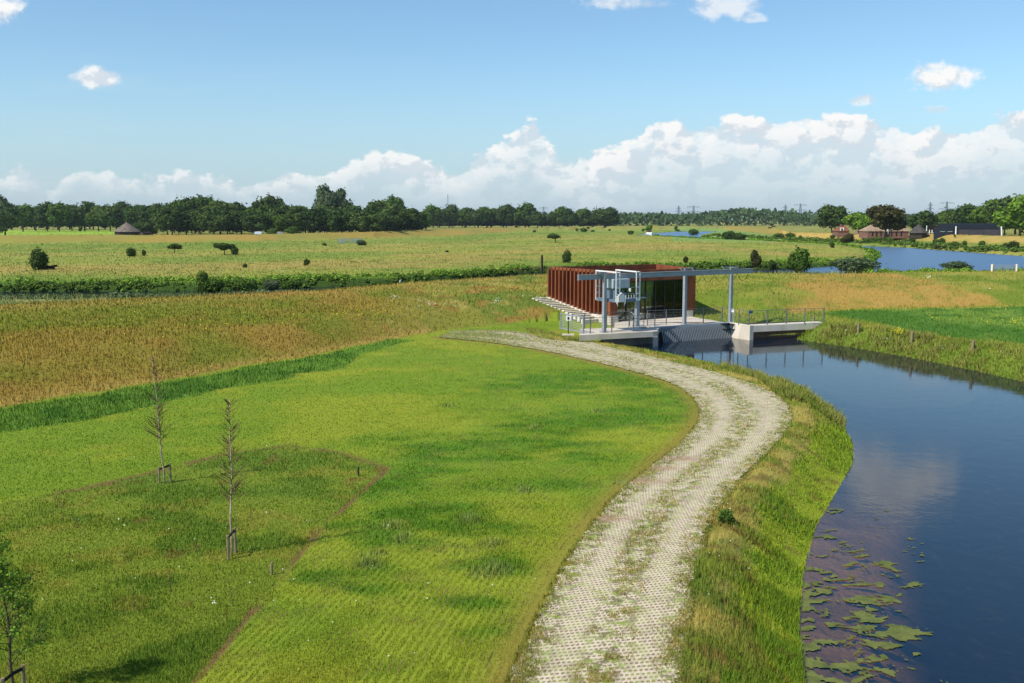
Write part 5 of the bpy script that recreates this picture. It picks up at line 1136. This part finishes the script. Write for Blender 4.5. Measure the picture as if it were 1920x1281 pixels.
def pyramid(t, c, r, z0, ze, zt, wallm, roofm, n=10, over=.5):
    P_ = [Vector((c[0] + math.cos(k * 2 * math.pi / n) * r, c[1] + math.sin(k * 2 * math.pi / n) * r)) for k in range(n)]
    MB().prism(P_, z0, ze).build('wall', wallm, t); b = MB(); ring = [b.bm.verts.new(V3(Vector(c[:2]) + (p - Vector(c[:2])) * (1 + over / r), ze - .15)) for p in P_]; tp = [b.bm.verts.new(V3(Vector(c[:2]) + (p - Vector(c[:2])) * .04, zt)) for p in P_]
    for k in range(n): b.bm.faces.new((ring[k], ring[(k + 1) % n], tp[(k + 1) % n], tp[k]))
    b.bm.faces.new(tp); b.bm.faces.new(ring[::-1]); b.build('roof', roofm, t)
def XP(px, D): return Vector((at_D(px, D), D))
D = 420.0; c = XP(237, D)
t = thing('round_barn', 'small round barn with conical grey thatched roof on the left dyke', 'barn', (*c, 0.5)); pyramid(t, c, 4.9, .5, zat(434, D), zat(417, D), M['darkwood'], M['thatch'], 14, .6)
t = thing('small_shed', 'low dark shed with a pale end wall right of the round thatched barn', 'shed', (*XP(272, D), .5)); gable(t, XP(262, D), XP(281, D), 3, .5, zat(436.3, D), zat(435, D), M['darkwood'], M['roofdk']); MB().seg(XP(260, D - .2), XP(266, D - .2), .5, zat(436, D), .1).build('end_wall', M['thatchp'], t)
t = thing('small_hut', 'tiny light grey roofed hut before the dark wood', 'shed', (*XP(483, D), .8)); gable(t, XP(477, D), XP(488, D), 2.5, .6, zat(438.5, D), zat(434.5, D), M['thatchp'], M['greymetal'])
t = thing('field_gate', 'tiny pale grey field gate before the dark wood', 'gate', (*XP(525, D), .8)); b = MB()
for k in range(6): b.bar(V3(XP(519 + k * 2.5, D), .8), V3(XP(519 + k * 2.5, D), zat(435, D)), .12)
for k in range(3): b.bar(V3(XP(519, D), zat(435.3 + k * 1.4, D)), V3(XP(531.5, D), zat(435.3 + k * 1.4, D)), .14)
b.build('bars', M['greymetal'], t)
# metal sheep pen
A = hit(634, 457.3); B = hit(664, 457.0); t = thing('metal_pen', 'pale metal hurdle pen in the meadow beside a low bush', 'livestock pen', A); A = Vector(A[:2]); B = Vector(B[:2]); nn = Vector((0, 1)); zt = zat(448.7, A.y) ; z0 = hit(634, 457.3)[2]
for P0, P1 in ((A, B), (B, B + nn * 16), (A, A + nn * 16), (A + nn * 16, B + nn * 16)):
    b = MB(); k = 0; L = (P1 - P0).length
    for i in range(int(L / 1.3) + 1): p = P0.lerp(P1, min(1, i * 1.3 / L)); b.bar(V3(p, z0), V3(p, zt), .07)
    for i in range(5): b.bar(V3(P0, z0 + .2 + (zt - z0 - .2) * i / 4), V3(P1, z0 + .2 + (zt - z0 - .2) * i / 4), .06)
    b.build('hurdle', M['greymetal'], t)
# right farm
D = 400.0; z0 = .6
t = thing('thatched_farm', 'long low brick farm with pinkish thatched roof behind the brownish tree', 'farmhouse', (*XP(1665, D), z0))
rf = gable(t, XP(1628, D), XP(1705, D), 10, z0, zat(433.0, D), zat(420.0, D), M['brick'], M['thatchp'], 3.5, 1.5)
MB().seg(XP(1660, D - .5), XP(1666.5, D - .5), z0 + 1.6, zat(425, D), .3).build('gable_front', M['white'], t); MB().seg(XP(1661, D - .7), XP(1665.5, D - .7), z0, zat(434, D), .1).build('door', M['dark'], t)
MB().bar(V3(XP(1698, D + 4), zat(421, D)), V3(XP(1698, D + 4), zat(418.5, D)), .7).build('chimney', M['brick'], rf)
for px in (1636, 1644, 1652, 1672, 1681, 1690): MB().seg(XP(px, D - .1), XP(px + 2, D - .1), z0 + 1.0, zat(435, D), .12).build('window', M['dark'], t)
c = XP(1723, D - 5); t = thing('pyramid_barn', 'square barn with steep dark pyramid thatch right of the long farm', 'barn', (*c, z0)); pyramid(t, c, 3.5, z0, zat(436, D), zat(420.5, D), M['darkwood'], M['thatchd'], 8, .6)
t = thing('shelter', 'white framed shelter with flat dark roof between two barns', 'shelter', (*XP(1748, D), z0))
MB().prism([XP(1738, D), XP(1761, D), XP(1761, D + 6), XP(1738, D + 6)], zat(431, D), zat(423.5, D)).build('roof', M['roofdk'], t)
for px in (1738.5, 1744, 1749, 1755, 1760): MB().bar(V3(XP(px, D - .3), z0), V3(XP(px, D - .3), zat(431 if px > 1739 else 423, D)), .28).build('post', M['white'], t)
MB().bar(V3(XP(1738, D - .4), zat(436, D)), V3(XP(1760, D - .4), zat(436, D)), .16).build('rail', M['white'], t); MB().prism([XP(1739, D + .8), XP(1760, D + .8), XP(1760, D + 5), XP(1739, D + 5)], z0, zat(431.1, D)).build('wall', M['darkwood'], t)
D = 385.0
t = thing('modern_barn', 'long dark modern barn with blue black roof and white end trims', 'barn', (*XP(1820, D), z0))
MB().prism([XP(1793, D), XP(1880, D), XP(1880, D + 11), XP(1793, D + 11)], z0, zat(427.3, D)).build('brick_wall', M['barn'], t)
MB().prism([XP(1752, D + 1), XP(1792.8, D + 1), XP(1792.8, D + 11), XP(1752, D + 11)], z0, zat(427.6, D)).build('side_wall', M['barnroof'], t)
MB().prism([XP(1760, D + 1.2), XP(1870, D + 1.2), XP(1868, D + 9), XP(1762, D + 9)], zat(427.2, D), [zat(419.4, D)] * 4).build('roof', M['barnroof'], t)
MB().prism([XP(1792, D - .3), XP(1874, D - .3), XP(1872, D + 1), XP(1794, D + 1)], zat(427.6, D), zat(425.8, D)).build('eave', M['barnroof'], t)
for px in (1793.5, 1880.5): MB().bar(V3(XP(px, D - .6), z0), V3(XP(px - (2 if px > 1800 else 0), D - .6), zat(424.5, D)), .42, .3).build('corner_trim', M['white'], t)
for px in (1764, 1778): MB().seg(XP(px, D + .8), XP(px + 9, D + .8), zat(435, D), zat(434, D), .2).build('window_band', M['greymetal'], t)
D = 420.0
t = thing('brick_farmhouse', 'small brick farmhouse with broken orange roof and white gable between two trees', 'farmhouse', (*XP(1583, D), .9))
rf = gable(t, XP(1572, D), XP(1593, D), 7, .7, zat(433, D), zat(422.5, D), M['brick'], M['tiles'], 2.5, .8)
MB().seg(XP(1576, D - .2), XP(1583, D - .2), zat(432.6, D), zat(427, D), .2).build('dormer', M['white'], t); MB().seg(XP(1578, D - .35), XP(1581, D - .35), zat(432.2, D), zat(428.5, D), .1).build('window', M['dark'], t)
MB().bar(V3(XP(1578, D + 3), zat(424, D)), V3(XP(1578, D + 3), zat(420.6, D)), .7).build('chimney', M['brick'], rf)
t = thing('garden_wall', 'low pale garden wall beside the small brick farmhouse', 'wall', (*XP(1615, D), .9)); MB().seg(XP(1594, D), XP(1626, D), .8, zat(437.8, D), .4).build('wall', M['thatchp'], t)
t = thing('white_gable', 'narrow white pointed gable between farmhouse and long farm', 'shed', (*XP(1606, D), .9)); MB().prism([XP(1604, D), XP(1609, D), XP(1609, D + 2), XP(1604, D + 2)], .9, [zat(433, D), zat(427, D), zat(427, D), zat(433, D)]).build('wall', M['thatchp'], t)
# landing stage
x, y, z = hit(1765, 467.0); t = thing('landing_stage', 'small wooden landing stage on the far river bank', 'jetty', (x, y, -1.1)); s_ = y / F
MB().prism([Vector((x - 9 * s_, y - 1)), Vector((x + 9 * s_, y - 1)), Vector((x + 9 * s_, y + 2.5)), Vector((x - 9 * s_, y + 2.5))], zat(462.2, y), zat(461, y)).build('deck', M['darkwood'], t)
for k in (-8, -3, 3, 8): MB().bar((x + k * s_, y - .8, -2), (x + k * s_, y - .8, zat(459.5 if abs(k) > 4 else 462, y)), .16).build('leg', M['darkwood'], t)
# farm gate at the right
D = hit(1866, 509)[1]; zg = hit(1866, 509)[2]; t = thing('farm_gate', 'galvanised farm gate between two pale posts near the right photo edge', 'gate', (*XP(1866, D), zg))
for px in (1866, 1912): MB().bar(V3(XP(px, D), zg - .2), V3(XP(px, D), zat(495.5, D)), .22).build('post', M['concrete'], t)
b = MB()
for k in range(5): b.bar(V3(XP(1869, D), zat(497 + k * 2.4, D)), V3(XP(1911, D), zat(497 + k * 2.4, D)), .05)
for px in (1869, 1883, 1897, 1911): b.bar(V3(XP(px, D), zat(497, D)), V3(XP(px, D), zat(506.6, D)), .05)
b.build('gate_leaf', M['galv'], t)
# posts along the far dyke
t = thing('dyke_fence', 'row of small dark posts along the crest of the far dyke', 'fence', (*XP(660, 450), 2.3))
for i, px in enumerate(range(532, 800, 9)):
    a = (px - 960) / F; Dq = float(np.interp(a, *FCREST)) + 1.0; p = XP(px, Dq); zq = float(height(np.array([p.x]), np.array([p.y]))[0]); MB().bar(V3(p, zq - .2), V3(p, zq + .95), .16).build('post', M['darkwood'], t)

# ------------------------------------------------------------------ pylons, masts
def pylon(px, ptop, wpx, D, label, arms, steel):
    x = at_D(px, D); H = zat(ptop, D); s = D / F; t = thing('power_pylon', label, 'pylon', (x, D, 0), 'power pylons on the horizon'); b = MB(); w_ = 4.2 if wpx > 12 else 2.6
    for sx in (-1, 1):
        for sy in (-1, 1): b.bar((x + sx * w_, D + sy * w_, 0), (x + sx * .6, D + sy * .6, H), .8)
    n = 9
    for i in range(n):
        z0, z1 = H * i / n, H * (i + 1) / n; r0 = w_ + (.6 - w_) * i / n; r1 = w_ + (.6 - w_) * (i + 1) / n
        for sg_ in (-1, 1): b.bar((x + sg_ * r0, D - r0, z0), (x - sg_ * r1, D - r1, z1), .35)
    b.build('tower', steel, t)
    for frac, ww in arms:
        z = H * frac; hw = wpx * ww * s / 2; c_ = MB(); c_.bar((x - hw, D, z), (x + hw, D, z), .7); c_.bar((x - hw, D, z), (x, D, z + 2.6), .4); c_.bar((x + hw, D, z), (x, D, z + 2.6), .4)
        for k in (-.95, -.5, .5, .95): c_.bar((x + hw * k, D, z), (x + hw * k, D, z - 2.6), .3)
        c_.build('crossarm', steel, t)
M['pylon'] = simple_mat('pylon_steel', srgb(120, 134, 146), .7, 0, .2, .1, 1)
for px, pt, wp, lb in ((1019, 388, 16, 'power pylon farthest left, seen above the loose middle tree line'), (1149, 389, 14, 'power pylon right of the broad tree ending the middle line'), (1300, 386, 24, 'wide power pylon above the left part of the far forest'), (1500, 382, 24, 'wide power pylon left of the open crowned oak'), (1774, 378, 28, 'wide power pylon above the dark modern barn')):
    pylon(px, pt, wp, 2100, lb, ((.93, 1.0), (.66, 1.1)), M['pylon'])
for px, pt, wp, lb in ((1272, 386, 9, 'slender pylon left of the wide one above the far forest'), (1472, 384, 9, 'slender pylon left of the wide one near the open oak'), (1743, 379, 10, 'slender pylon left of the wide one above the dark barn')):
    pylon(px, pt, wp, 2100, lb, ((.86, 1.0), (.70, 1.3)), M['pylon'])
for px, pt, lb in ((840, 364, 'very thin tall radio mast above the middle tree line'), (1118, 386, 'short thin mast left of the broad tree in the middle line')):
    x = at_D(px, 2000); t = thing('radio_mast', lb, 'mast', (x, 2000, 0)); b = MB(); b.bar((x, 2000, 0), (x, 2000, zat(pt, 2000)), .9); b.bar((x - .8, 2000, zat(pt + 6, 2000)), (x + .8, 2000, zat(pt + 6, 2000)), .8); b.build('pole', M['pylon'], t)

# ------------------------------------------------------------------ boat
x, y = at(1217, 441.5, -1.1); t = thing('motor_boat', 'small white cabin cruiser with orange brown top on the distant river', 'boat', (x, y, -1.1), rz=.12)
s = 1.35; bm = bmesh.new(); secs = []
for v, hw, zt in ((-4.2, .05, 1.0), (-3.2, .75, .9), (-1.6, 1.2, .8), (.5, 1.3, .72), (3.2, 1.2, .72)):
    secs.append([bm.verts.new((hw * s * u, v * s, z * s)) for u, z in ((-1, zt), (-.85, .2), (-.4, -.2), (.4, -.2), (.85, .2), (1, zt))])
for A, B in zip(secs, secs[1:]):
    for i in range(5): bm.faces.new((A[i], B[i], B[i + 1], A[i + 1]))
    bm.faces.new((A[5], B[5], B[0], A[0]))
bm.faces.new(secs[0]); bm.faces.new(secs[-1][::-1]); bmesh.ops.recalc_face_normals(bm, faces=bm.faces[:]); me = bpy.data.meshes.new('hull'); bm.to_mesh(me); bm.free(); me.materials.append(M['white'])
o = bpy.data.objects.new('hull', me); COL.objects.link(o); o.parent = t
def lbox(name, x0, x1, y0, y1, z0, z1, mat, inset=.12):
    bm = bmesh.new(); lo = [bm.verts.new((a * s, b_ * s, z0 * s)) for a, b_ in ((x0, y0), (x1, y0), (x1, y1), (x0, y1))]; hi = [bm.verts.new((a * s, b_ * s, z1 * s)) for a, b_ in ((x0 + inset, y0 + inset * 2), (x1 - inset, y0 + inset * 2), (x1 - inset, y1 - inset), (x0 + inset, y1 - inset))]
    bm.faces.new(lo[::-1]); bm.faces.new(hi); [bm.faces.new((lo[i], lo[(i + 1) % 4], hi[(i + 1) % 4], hi[i])) for i in range(4)]; me = bpy.data.meshes.new(name); bm.to_mesh(me); bm.free(); me.materials.append(mat)
    o = bpy.data.objects.new(name, me); COL.objects.link(o); o.parent = t; return o
lbox('cabin', -.95, .95, -1.8, 1.6, .75, 1.35, M['white']); lbox('windscreen', -.85, .85, -1.2, 1.4, 1.35, 1.75, M['dark']); lbox('canopy', -.9, .9, -1.1, 1.9, 1.76, 1.95, M['tiles'], .05)

# ------------------------------------------------------------------ cattle
M['hide'] = simple_mat('dark_hide', srgb(40, 32, 28), .8, 0, .2, .2, 4)
def animal(label, x, y, z, sc, rz, lying):
    me = bpy.data.meshes.new('cow'); 
    zb = .42 if lying else 1.0
    J = [((0, 0, zb), .34), ((.55, 0, zb + .02), .36), ((1.0, 0, zb + .05), .30), ((1.35, 0, zb + .25), .19), ((1.6, 0, zb + .35), .15), ((1.95, 0, zb + .12), .09), ((-.55, 0, zb + .02), .33), ((-.78, 0, zb - .1), .08), ((-.82, 0, zb - .5 if not lying else .12), .03),
         ((1.58, .22, zb + .48), .04), ((1.58, -.22, zb + .48), .04)]
    E = [(0, 1), (1, 2), (2, 3), (3, 4), (4, 5), (0, 6), (6, 7), (7, 8), (4, 9), (4, 10)]
    for xx_, par in ((.85, 2), (-.5, 6)):
        for sy in (-1, 1):
            k = len(J)
            if lying: J += [((xx_ + .1, sy * .32, .22), .12), ((xx_ + .45, sy * .36, .10), .07), ((xx_ + .1, sy * .38, .06), .05)]
            else: J += [((xx_, sy * .18, .72), .13), ((xx_ + (.04 if par == 2 else -.10), sy * .18, .38), .06), ((xx_, sy * .18, .02), .055)]
            E += [(par, k), (k, k + 1), (k + 1, k + 2)]
    me.from_pydata([j[0] for j in J], E, []); o = bpy.data.objects.new('cow', me); COL.objects.link(o); md = o.modifiers.new('skin', 'SKIN'); md.use_smooth_shade = True; ss_ = o.modifiers.new('sub', 'SUBSURF'); ss_.levels = ss_.render_levels = 1
    for v, j in zip(me.skin_vertices[0].data, J): v.radius = (j[1], j[1])
    me.skin_vertices[0].data[0].use_root = True; me.materials.append(M['hide']); o.location = (x, y, z); o.scale = (sc,) * 3; o.rotation_euler.z = rz; tag(o, label, 'cow'); return o
x, y, z = hit(90, 505.5); animal('dark cow lying in the shade beside the large dark bush', x, y, z + .02, .85, .15, True)
x, y, z = hit(1443, 429.5); x = at_D(1443, 700); animal('black cow, left of the two grazing far off near the forest', x, 700, float(height(np.array([x]), np.array([700.]))[0]), 1.2, .1, False)
x = at_D(1452, 705); animal('black cow, right of the two grazing far off near the forest', x, 705, float(height(np.array([x]), np.array([705.]))[0]), 1.2, 3.0, False)

# ------------------------------------------------------------------ summer haze
m_h = bpy.data.materials.new('haze'); m_h.use_nodes = True; Th = NT(m_h.node_tree)
pv = Th.n('ShaderNodeVolumePrincipled'); pv.inputs['Color'].default_value = (.80, .88, 1.0, 1); pv.inputs['Density'].default_value = .00006; pv.inputs['Anisotropy'].default_value = .2
oh = Th.n('ShaderNodeOutputMaterial'); Th.put(oh.inputs['Volume'], pv.outputs[0])
hz_ = MB().prism([Vector((-14500, -4000)), Vector((14500, -4000)), Vector((14500, 14500)), Vector((-14500, 14500))], -5, 70).build('haze', m_h); tag(hz_, 'thin pale summer haze over the plain', 'haze', kind='stuff')
